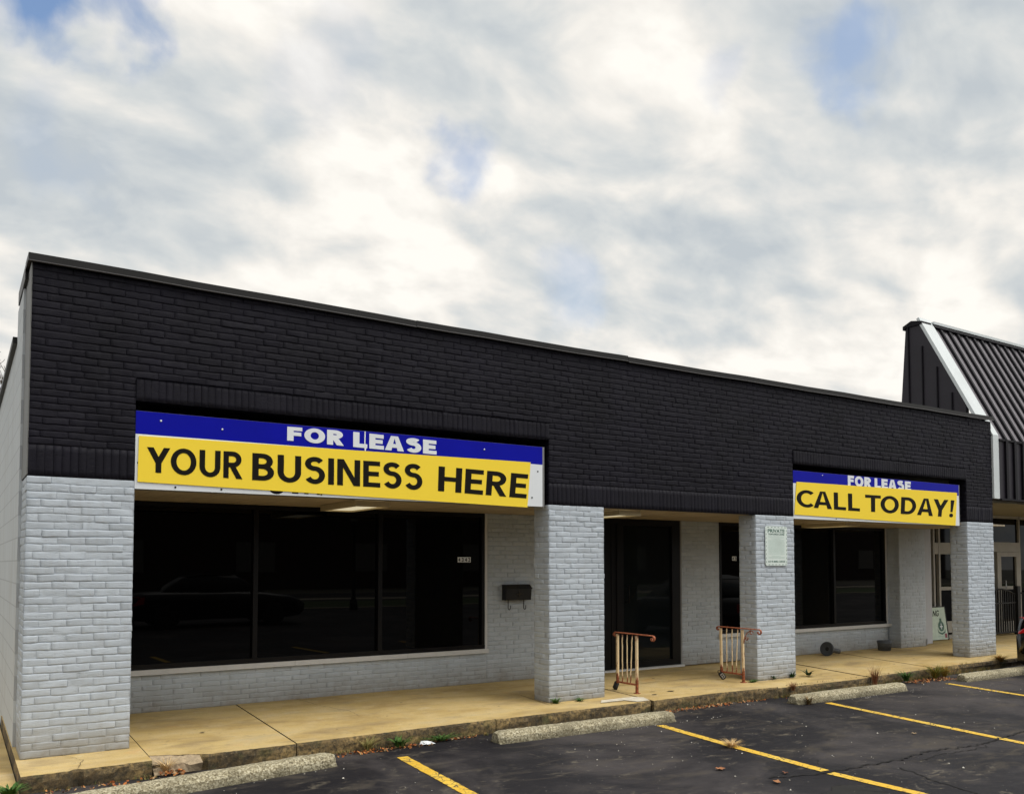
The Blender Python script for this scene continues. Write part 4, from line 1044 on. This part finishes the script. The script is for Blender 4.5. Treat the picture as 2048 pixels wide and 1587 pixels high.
# ------------------------------------------------------------------ car (rear corner at the frame's edge)
def car():
    loc = (14.56, -3.2, LOTZ)
    r = root('parked_car', 'black car with red tail light, only its rear corner visible at right edge', 'car', None, loc)
    hw = .92
    # sections along the length: (y, half width, z low, z belt, z top, half width top)
    secs = [(2.36, .70, .38, .58, .70, .62), (2.33, .84, .26, .66, .84, .76), (2.22, .90, .22, .72, .93, .80), (2.0, .92, .20, .75, .96, .80), (1.4, .93, .20, .76, .97, .80), (.8, .93, .20, .76, .96, .82),
            (-.2, .93, .20, .76, .95, .83), (-1.1, .93, .20, .76, .93, .83), (-1.9, .91, .20, .72, .82, .80), (-2.2, .86, .24, .64, .70, .74), (-2.35, .70, .32, .54, .60, .60)]
    mb = MB(); vs = []; K = 16
    for (y, w, zl, zb, zt, wt) in secs:
        ring = [(-w * .8, zl), (-w * .97, zl + .05), (-w, (zl + zb) / 2), (-w, zb), (-w * .97, zb + (zt - zb) * .45), (-wt, zt - .02), (-wt * .6, zt), (0, zt + .01)]
        ring = ring + [(-a, b) for a, b in reversed(ring[:-1])] + [(0, zl)]
        vs += [(a, y, b) for a, b in ring]; K = len(ring)
    fs = []
    for i in range(len(secs) - 1):
        for j in range(K): fs.append((i * K + j, i * K + (j + 1) % K, (i + 1) * K + (j + 1) % K, (i + 1) * K + j))
    fs += [tuple(range(K))[::-1], tuple((len(secs) - 1) * K + j for j in range(K))]
    mb.add(vs, fs, 0, True); body = mb.build('body', M_carpaint, r)
    cs = [(1.55, .78, .95), (1.0, .66, 1.34), (.3, .62, 1.42), (-.4, .64, 1.40), (-1.2, .76, .94)]
    mb = MB(); vs = []
    for (y, w, z) in cs: vs += [(-.80, y, .90), (-w, y, z - .03), (-w * .8, y, z), (w * .8, y, z), (w, y, z - .03), (.80, y, .90)]
    fs = []
    for i in range(4):
        for j in range(5): fs.append((i * 6 + j, i * 6 + j + 1, (i + 1) * 6 + j + 1, (i + 1) * 6 + j))
    fs += [tuple(range(6))[::-1], tuple(24 + j for j in range(6))]; mb.add(vs, fs, 0, True); mb.build('cabin_glass', M_glass, r)
    mb = MB(); mb.add([(-.64, .9, 1.365), (.64, .9, 1.365), (.62, -.35, 1.425), (-.62, -.35, 1.425), (-.62, .3, 1.445), (.62, .3, 1.445)], [(0, 1, 5, 4), (4, 5, 2, 3)]); mb.build('roof_panel', M_carpaint, r)
    for sx in (-1, 1):
        mb = MB(); pts = [(sx * .62, 2.385, .62), (sx * .895, 2.30, .60), (sx * .955, 2.05, .66), (sx * .945, 2.03, .84), (sx * .885, 2.29, .86), (sx * .62, 2.372, .84)]
        inn = [(p[0] * .97, p[1] - .05, p[2]) for p in pts]
        mb.add(pts + inn, [tuple(range(6)), tuple(range(6, 12))[::-1]] + [(i, (i + 1) % 6, (i + 1) % 6 + 6, i + 6) for i in range(6)]); mb.build('tail_light', M_red, r)
        for wy in (1.42, -1.40):
            Mw = Matrix.Translation((sx * .83, wy, .325)) @ Matrix.Rotation(sx * PI / 2, 4, 'Y')
            mb = MB(); mb.lathe([(.20, -.09), (.31, -.10), (.325, -.07), (.325, .07), (.31, .10), (.20, .10)], 32, Mw); wh = mb.build('wheel', M_rubber, r)
            mb = MB(); mb.lathe([(.205, .095), (.19, .07), (.06, .08), (.03, .085)], 24, Mw); mb.build('rim', M_alu, wh)
    mb = MB(); mb.add([(-.84, 2.20, .10), (.84, 2.20, .10), (.84, 2.30, .60), (-.84, 2.30, .60), (-.74, 2.40, .14), (.74, 2.40, .14), (.74, 2.41, .56), (-.74, 2.41, .56)], [(4, 5, 6, 7), (0, 1, 5, 4), (3, 7, 6, 2), (0, 4, 7, 3), (1, 2, 6, 5)]); mb.build('bumper', M_carpaint, r)
    return r
first_car = car()
c2 = first_car.copy(); COL.objects.link(c2); c2.location = (5.7, -13.2, LOTZ); c2.rotation_euler = (0, 0, PI / 2)
for ch in list(first_car.children):
    k2 = ch.copy(); COL.objects.link(k2); k2.parent = c2
    for g2 in ch.children: k3 = g2.copy(); COL.objects.link(k3); k3.parent = k2
tag(c2, 'dark car seen only as a faint reflection in the long left window', 'car')

# ------------------------------------------------------------------ weeds, leaves, grit
def blades(mb, n, h, spread, w, rr, droop=.5, lean=None, fan=PI * 2):
    for i in range(n):
        a = rr.uniform(0, fan); L = h * rr.uniform(.55, 1.1); sp_ = spread * rr.uniform(.3, 1.1)
        bx, by = rr.gauss(0, .012), rr.gauss(0, .010); dx, dy = math.cos(a), math.sin(a)
        pts = []
        for k in range(4):
            t = k / 3; rd = sp_ * t ** 1.3
            pts.append(Vector((bx + dx * rd, by + dy * rd, L * (t - droop * t * t * .8) * 1.2)))
        px, py = -dy, dx; ws = [.8, 1, .7, .08]; vs = []
        for k, p in enumerate(pts): q = Vector((px, py, 0)) * w * ws[k] / 2; vs += [p - q, p + q]
        mb.add(vs, [(0, 1, 3, 2), (2, 3, 5, 4), (4, 5, 7, 6)], 0, False)
def weed(label, x, y, z, n, h, spread, w, mat, seed, droop=.5, kind='weed', name='weed', sx=1):
    mb = MB(); rr = random.Random(seed); blades(mb, int(n * 1.5), h * 1.45, spread * 1.6, w * 1.25, rr, droop)
    if sx != 1: mb.v = [(p[0] * sx, p[1], p[2]) for p in mb.v]
    o = mb.build(name, mat); o.location = (x, y, z); tag(o, label, kind, 'weeds in the pavement joints and kerb'); return o
weed('green grass tuft at the left front corner of the second pillar', 5.26, -.06, 0, 46, .055, .075, .006, M_leafgreen, 1)
weed('smaller green weed at the front foot of the second pillar, right of the tuft', 5.58, -.08, 0, 26, .035, .085, .008, M_leafgreen, 2, .6)
weed('low flat green weed beside the right railing post', 8.47, -.085, 0, 40, .035, .05, .005, M_leafgreen, 3, .6, sx=2.2)
weed('small dark weed at the left front foot of the placard pillar', 8.97, -.02, 0, 9, .055, .06, .010, M_leafdark, 4, .4)
weed('dark broad-leaved weed at the right front corner of the placard pillar', 9.33, -.03, 0, 13, .07, .05, .016, M_leafdark, 5, .35)
weed('dark spreading weed on the pavement just right of the placard pillar', 9.70, -.01, 0, 15, .08, .13, .017, M_leafdark, 6, .55)
weed('reddish weed growing on the kerb left of the third parking stop', 8.60, -.63, -.05, 60, .10, .07, .004, M_grassred, 7)
weed('olive weed at the left end of the third parking stop', 8.27, -1.13, LOTZ, 40, .10, .11, .006, island_mat('olive_weed', [(.07, .08, .025), (.22, .14, .05), (.12, .05, .02)]), 8)
weed('tall thin reddish grass behind the middle of the third parking stop', 10.28, -.66, -.10, 60, .20, .10, .004, M_grassred, 9, .3)
weed('bright green weed behind the right end of the third parking stop', 10.98, -.68, -.10, 46, .13, .13, .010, M_leafgreen, 10, .5)
weed('green and yellow grass clump at the kerb right of the third parking stop', 11.75, -.66, -.12, 110, .18, .17, .006, island_mat('mixed_grass', [(.04, .09, .015), (.20, .19, .03), (.40, .25, .04), (.05, .11, .02)]), 11, .5)
weed('orange brown grass clump beside the green one at the kerb', 12.05, -.62, -.12, 80, .16, .13, .005, M_grassgold, 12, .5)
weed('golden weed growing between the last pillar and the black car', 14.0, -.44, -.03, 120, .11, .15, .005, M_grassgold, 13, .5, sx=1.5)
weed('dry straw-coloured grass tuft on the yellow parking line', 5.615, -2.34, LOTZ, 110, .050, .085, .0035, M_grassdry, 14, .3, sx=1.15)
weed('small green seedling at the kerb foot between first two parking stops', 3.02, -.665, -.12, 34, .08, .09, .014, M_leafgreen, 15, .5)
weed('pale yellow-green grass at the kerb foot right of the first parking stop', 2.72, -.655, -.12, 60, .11, .11, .004, island_mat('pale_grass', [(.20, .20, .06), (.34, .27, .10), (.10, .13, .03)]), 16, .5)
weed('thin green moss-like grass along the kerb foot before the second stop', 3.48, -.63, -.12, 60, .05, .09, .004, M_leafgreen, 17, .5, sx=2.)
weed('leafy green weed at the bottom left corner beside the sidewalk end', -.10, -.72, LOTZ, 50, .09, .09, .018, M_leafgreen, 18, .5)
weed('dry brown grass in the broken kerb corner', 1.0, -.58, -.10, 60, .09, .09, .004, M_grassdry, 19, .5)
def litter(name, label, spots, mat, size, flat=.5):
    mb = MB(); rr = random.Random(len(spots) * 13 + int(size * 1000))
    for (x0, x1, y0, y1, z, n) in spots:
        for i in range(n):
            x, y = rr.uniform(x0, x1), y0 + (y1 - y0) * rr.random() ** 1.6; s = size * rr.uniform(.5, 1.2)
            Mr = Matrix.Translation((x, y, z + rr.uniform(.002, .018))) @ Matrix.Rotation(rr.uniform(0, 6.3), 4, 'Z') @ Matrix.Rotation(rr.gauss(0, flat), 4, 'X') @ Matrix.Rotation(rr.gauss(0, flat), 4, 'Y')
            pts = [(-1, 0, .15), (-.4, .45, 0), (.2, .35, .1), (1, .05, .3), (.3, -.4, .05), (-.4, -.38, .1)]
            mb.add([Mr @ Vector((a * s, b * s, c * s)) for a, b, c in pts], [(0, 1, 5), (1, 2, 4, 5), (2, 3, 4)])
    o = mb.build(name, mat); o['kind'] = 'stuff'; o['label'] = label; o['category'] = 'leaf litter'; return o
litter('leaf_litter', 'small brown and orange dead leaves gathered along the kerb foot', [(2.28, 3.35, -.66, -.76, LOTZ, 210), (3.35, 3.9, -.62, -.66, LOTZ, 40), (6.45, 7.5, -.58, -.68, LOTZ, 170), (7.5, 8.1, -.60, -.65, LOTZ, 40),
    (11.0, 12.0, -.64, -.86, LOTZ, 260), (.93, 1.12, -.60, -.72, -.11, 60), (.1, .9, -.66, -.80, LOTZ, 50), (8.3, 10.2, -.64, -.84, LOTZ, 90), (4.2, 6.2, -.60, -.8, LOTZ, 60)], M_litter, .020)
def ground_cover():
    mb = MB(); rr = random.Random(77)
    for (x0, x1, n, h) in ((2.3, 4.1, 60, .035), (6.5, 8.1, 36, .03), (8.3, 10.2, 70, .05), (10.3, 13.6, 150, .06), (.1, .9, 20, .03)):
        for i in range(n):
            x = rr.uniform(x0, x1); y = cy_(x) - .02 - abs(rr.gauss(0, .02)); sub = MB()
            blades(sub, rr.randint(4, 9), h * rr.uniform(.5, 1.5), .035, .004, rr, .45)
            mb.add([(p[0] + x, p[1] + y, p[2] + LOTZ) for p in sub.v], sub.f)
    for i in range(70):     # shoots rooted in the worn top of the kerb and the pavement joints
        x = rr.uniform(8.5, 13.5); y = cy_(x) + rr.uniform(.005, .03); sub = MB(); blades(sub, 4, .03, .02, .003, rr, .3)
        mb.add([(p[0] + x, p[1] + y, p[2]) for p in sub.v], sub.f)
    o = mb.build('kerb_grass', island_mat('kerb_grass_mix', [(.06, .09, .02), (.26, .20, .07), (.09, .12, .03), (.34, .17, .05), (.16, .15, .05)]))
    o['kind'] = 'stuff'; o['label'] = 'sparse short grass growing along the foot of the kerb'; o['category'] = 'grass'
ground_cover()
def pebbles():
    mb = MB(); rr = random.Random(9)
    for i in range(420):
        x = rr.uniform(.5, 13); y = -.75 - 4.5 * rr.random() ** 1.3; s = rr.choice([.003, .004, .005, .006, .009]) * rr.uniform(.7, 1.2)
        if i > 320: y = -1.12 - abs(rr.gauss(0, .05)); x = rr.choice([rr.uniform(.8, 2.3), rr.uniform(9, 10.6), rr.uniform(5, 7)])
        c = Vector((x, y, LOTZ + s * .5)); vs = [c + Vector(d) * s * rr.uniform(.7, 1.3) for d in ((1, 0, 0), (0, 1, 0), (-1, 0, 0), (0, -1, 0), (0, 0, .8), (0, 0, -.6))]
        mb.add(vs, [(0, 1, 4), (1, 2, 4), (2, 3, 4), (3, 0, 4), (1, 0, 5), (2, 1, 5), (3, 2, 5), (0, 3, 5)])
    o = mb.build('loose_grit', M_pebble); o['kind'] = 'stuff'; o['label'] = 'tiny pale grit scattered over the asphalt'; o['category'] = 'grit'
pebbles()
def leaf(label, x, y, s, rot, col):
    mb = MB(); rr = random.Random(int(x * 100)); n = 16; pts = []
    for k in range(n):
        t = 2 * PI * k / n; rd = s * (1 if k % 3 else .55) * rr.uniform(.8, 1.1); pts.append((rd * math.cos(t), rd * math.sin(t) * .7, .006 + rr.uniform(0, .012)))
    mb.add([(0, 0, .004)] + pts, [(0, k + 1, (k + 1) % n + 1) for k in range(n)])
    o = mb.build('fallen_leaf', simple('leaf_brown', col, .8, 0, .3, 30)); o.location = (x, y, LOTZ + .003); o.rotation_euler = (0, 0, rot); tag(o, label, 'leaf', 'dead leaves lying on the asphalt')
leaf('orange brown dead leaf on asphalt left of the second yellow line', 4.88, -2.90, .055, .3, (.36, .15, .06))
leaf('dead leaf at the very bottom of the photo, below the orange one', 4.93, -3.44, .045, 1.1, (.42, .19, .08))
leaf('dark brown leaf beside the long asphalt crack', 5.22, -3.28, .035, 2, (.16, .06, .03))
leaf('pale dead leaf lying on asphalt right of the third line', 7.62, -2.9, .03, 2, (.45, .33, .2))
mb = MB(); mb.add([(-.07, .02, .004), (-.02, -.035, .01), (.08, -.02, .006), (.055, .01, .02), (.0, .012, .035), (-.04, .05, .03)], [(0, 1, 2, 3, 4, 5)])
o = mb.build('paper_scrap', M_white); o.location = (3.30, -.70, LOTZ + .003); tag(o, 'crumpled white paper scrap at the kerb foot', 'litter')
mb = MB(); mb.box(-.06, .06, -.025, .025, 0, .02, M=Matrix.Rotation(.5, 4, 'Z')); mb.box(-.02, .05, .03, .07, 0, .015, M=Matrix.Rotation(-.3, 4, 'Z'))
o = mb.build('concrete_rubble', M_agg); o.location = (-.28, -.45, LOTZ + .021); tag(o, 'broken pale concrete chips on the path at the left edge', 'rubble')

# bare tree behind the left wall
def tree():
    loc = (.35, 25, -.15); r = root('bare_tree', 'leafless tree whose twigs show past the left wall', 'tree', None, loc)
    rr = random.Random(21); mb = MB(); mb.tube([(0, 0, 0), (.1, 0, 1.6), (0, .1, 3.0), (.1, .1, 4.2)], .19, 10, taper=.6); mb.build('trunk', M_bark, r)
    mb = MB()
    def br(p, d, L, rad, lev):
        pts = [p]; q = Vector(p)
        for k in range(4):
            d = (d + Vector((rr.gauss(0, .16), rr.gauss(0, .16), .10))).normalized(); q = q + d * L / 4; pts.append(tuple(q))
        mb.tube(pts, max(rad, .011), 5 if lev else 6, taper=.6, caps=False)
        if lev < 4:
            for k in range(4 if lev < 3 else 5):
                s = Vector(pts[rr.randint(1, 4)]); a = rr.uniform(0, 6.3)
                nd = (d + Vector((math.cos(a), math.sin(a), .25)) * rr.uniform(.5, 1.0)).normalized(); br(tuple(s), nd, L * .62, rad * .5, lev + 1)
    for k in range(6): a = k * 1.05; br((.1, .1, 3.0 + .22 * k), Vector((math.cos(a) * .6, math.sin(a) * .6, 1)).normalized(), 2.3, .08, 0)
    mb.build('crown', M_bark, r)
tree()

# across the street, behind the camera (what the dark windows reflect)
loc = (40, -46, -.15)
r = root('brick_building', 'long dark brown brick building across the street, faintly reflected in the windows', 'building', None, loc)
mb = MB(); mb.box(-62, 60, -12, 0, 0, 7.2); mb.build('wall', simple('brown_brick', (.055, .035, .028), .8, 0, .3, 2), r)
mb = MB(); mb.box(-62.3, 60.3, -12.3, .3, 7.2, 7.6); mb.build('roof', M_coping, r)
for k in range(14):
    mb = MB(); x = -58 + k * 8.3; mb.box(x, x + 2.6, .01, .06, 1.2, 3.2); mb.build('window', simple('curtained_glass', (.18, .17, .15), .4) if k == 0 else bpy.data.materials['curtained_glass'], r)
mb = MB(); mb.quad((-40, -26, -.120), (90, -26, -.120), (90, -20, -.120), (-40, -20, -.120)); struct(mb.build('grass_verge', simple('verge_grass', (.06, .09, .025), .9, 0, .4, 3)))
mb = MB(); mb.quad((-40, -29, -.118), (90, -29, -.118), (90, -27.4, -.118), (-40, -27.4, -.118)); mb.quad((-40, -20, -.10), (90, -20, -.10), (90, -19.7, -.10), (-40, -19.7, -.10)); mb.quad((-40, -19.7, -.10), (90, -19.7, -.10), (90, -19.7, -.135), (-40, -19.7, -.135)); struct(mb.build('far_pavement', simple('far_concrete', (.45, .40, .30), .9, 0, .2, 3)))
loc = (12.1, -18.6, -.15)
r = root('street_lamp', 'black street lamp with acorn globe, mirrored in the long left window', 'street lamp', None, loc)
mb = MB(); mb.lathe([(.16, 0), (.14, .3), (.07, .5), (.05, 3.1), (.09, 3.2), (.10, 3.3)], 14); mb.build('post', M_iron, r)
mb = MB(); mb.lathe([(.08, 3.3), (.18, 3.42), (.20, 3.6), (.12, 3.85), (.03, 4.0)], 16); mb.build('globe', simple('globe_white', (.7, .68, .6), .3), r)

# ------------------------------------------------------------------ sky and light
W = bpy.data.worlds.new('World'); S.world = W; W.use_nodes = True; nt = W.node_tree; nt.nodes.clear()
SUN_EL, SUN_AZ = math.radians(62), math.radians(140)       # azimuth clockwise from +Y (north)
sun_dir = Vector((math.sin(SUN_AZ) * math.cos(SUN_EL), math.cos(SUN_AZ) * math.cos(SUN_EL), math.sin(SUN_EL)))
out = nt.nodes.new('ShaderNodeOutputWorld')
sky = nt.nodes.new('ShaderNodeTexSky'); sky.sky_type = 'NISHITA'; sky.sun_disc = False
sky.ozone_density = .35; sky.dust_density = .4; sky.sun_elevation = SUN_EL; sky.sun_rotation = SUN_AZ
bgs = nt.nodes.new('ShaderNodeBackground'); nt.links.new(sky.outputs[0], bgs.inputs[0]); bgs.inputs[1].default_value = .15
tc = nt.nodes.new('ShaderNodeTexCoord'); gen = tc.outputs['Generated']
sep = nt.nodes.new('ShaderNodeSeparateXYZ'); nt.links.new(gen, sep.inputs[0])
def mth(op, a, b=None, c=None):
    n = nt.nodes.new('ShaderNodeMath'); n.operation = op
    for i, v in enumerate((a, b, c)):
        if v is None: continue
        if isinstance(v, (int, float)): n.inputs[i].default_value = v
        else: nt.links.new(v, n.inputs[i])
    return n.outputs[0]
zz = mth('ADD', mth('MAXIMUM', sep.outputs[2], 0.0), .42)
cb = nt.nodes.new('ShaderNodeCombineXYZ'); nt.links.new(mth('DIVIDE', sep.outputs[0], zz), cb.inputs[0]); nt.links.new(mth('DIVIDE', sep.outputs[1], zz), cb.inputs[1])
pl = cb.outputs[0]
mp = N(nt, 'ShaderNodeMapping'); nt.links.new(pl, mp.inputs[0]); mp.inputs['Rotation'].default_value = (0, 0, .9); mp.inputs['Scale'].default_value = (1, 1.35, 1); mp.inputs['Location'].default_value = (2.1, .3, 0)
n1 = noise_n(nt, mp.outputs[0], 2.7, 6, .48, .2)
n2 = noise_n(nt, mp.outputs[0], 7.5, 7, .52, .35)
mo = nt.nodes.new('ShaderNodeVectorMath'); mo.operation = 'ADD'; nt.links.new(mp.outputs[0], mo.inputs[0]); mo.inputs[1].default_value = (.035, -.03, 0)
n1b = noise_n(nt, mo.outputs[0], 2.7, 6, .48, .2); n2b = noise_n(nt, mo.outputs[0], 7.5, 7, .52, .35)
relief = mth('ADD', mth('MULTIPLY', mth('SUBTRACT', n1, n1b), .50), mth('MULTIPLY', mth('SUBTRACT', n2, n2b), .14))
cl = mth('ADD', mth('ADD', mth('MULTIPLY', n1, .74), mth('MULTIPLY', n2, .26)), relief)
ccol = ramp(nt, cl, [(.36, (.46, .50, .53)), (.44, (.56, .585, .59)), (.50, (.66, .66, .64)), (.56, (.77, .745, .70)), (.63, (.87, .84, .785))])
# holes of blue where the cloud deck is thin
holes = [((.060, .864, .500), .050, 1.0), ((.105, .852, .515), .045, .8), ((.4332, .7894, .4349), .045, .6), ((.7103, .5042, .4912), .055, .6), ((.5705, .7601, .3111), .05, .32), ((.6305, .5968, .4963), .035, .25), ((.3015, .811, .5014), .07, .14), ((.0634, .9153, .3979), .06, .2)]
wn = N(nt, 'ShaderNodeTexNoise'); wn.inputs['Scale'].default_value = 11; wn.inputs['Detail'].default_value = 3; nt.links.new(gen, wn.inputs['Vector'])
vm = nt.nodes.new('ShaderNodeVectorMath'); vm.operation = 'MULTIPLY_ADD'; nt.links.new(wn.outputs['Color'], vm.inputs[0]); vm.inputs[1].default_value = (.11, .11, .11); 
va = nt.nodes.new('ShaderNodeVectorMath'); va.operation = 'SUBTRACT'; nt.links.new(gen, va.inputs[0]); va.inputs[1].default_value = (.055, .055, .055)
nt.links.new(va.outputs[0], vm.inputs[2])
mask = None
hn = noise_n(nt, gen, 14, 8, .55, .3)
for d, rad, amt in holes:
    ds = nt.nodes.new('ShaderNodeVectorMath'); ds.operation = 'DISTANCE'; nt.links.new(vm.outputs[0], ds.inputs[0]); ds.inputs[1].default_value = d
    q = mth('ADD', mth('SUBTRACT', 1.0, mth('DIVIDE', ds.outputs['Value'], rad)), mth('MULTIPLY', mth('SUBTRACT', hn, .5), 1.7))
    mr = N(nt, 'ShaderNodeMapRange'); mr.interpolation_type = 'SMOOTHSTEP'; nt.links.new(q, mr.inputs[0])
    mr.inputs[1].default_value = -.12; mr.inputs[2].default_value = .75; mr.inputs[3].default_value = 0; mr.inputs[4].default_value = amt
    mask = mr.outputs[0] if mask is None else mth('MAXIMUM', mask, mr.outputs[0])
# the cloud deck is brighter towards the sun, behind the photographer
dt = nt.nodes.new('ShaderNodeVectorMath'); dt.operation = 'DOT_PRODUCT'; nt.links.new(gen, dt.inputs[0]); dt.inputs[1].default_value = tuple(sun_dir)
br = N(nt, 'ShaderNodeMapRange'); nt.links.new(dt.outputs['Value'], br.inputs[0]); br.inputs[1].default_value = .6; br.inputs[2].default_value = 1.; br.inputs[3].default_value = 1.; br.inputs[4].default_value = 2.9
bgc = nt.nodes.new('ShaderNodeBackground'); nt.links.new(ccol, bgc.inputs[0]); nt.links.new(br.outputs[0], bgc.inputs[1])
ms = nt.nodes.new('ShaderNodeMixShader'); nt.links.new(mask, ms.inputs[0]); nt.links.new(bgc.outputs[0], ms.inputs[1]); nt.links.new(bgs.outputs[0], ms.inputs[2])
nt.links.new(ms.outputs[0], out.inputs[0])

sl_ = bpy.data.lights.new('sun', 'SUN'); sl_.energy = 1.2; sl_.angle = math.radians(28); sl_.color = (1, .955, .88)
so = bpy.data.objects.new('sun', sl_); COL.objects.link(so); so.rotation_euler = (-sun_dir).to_track_quat('-Z', 'Y').to_euler(); so.location = (10, -20, 30)

# ------------------------------------------------------------------ camera
cam = bpy.data.cameras.new('camera'); cam.lens = 30.234; cam.sensor_width = 36; cam.shift_y = .1253; cam.clip_end = 2000; cam.clip_start = .05
co = bpy.data.objects.new('camera', cam); COL.objects.link(co); co.location = (-.4863, -8.0004, 1.5707)
co.rotation_euler = (PI / 2 + .0448, 0, -.5758)
S.camera = co
S.render.engine = 'CYCLES'
vs_ = S.view_settings; vs_.view_transform = 'Standard'; vs_.look = 'None'; vs_.exposure = .24; vs_.gamma = 1
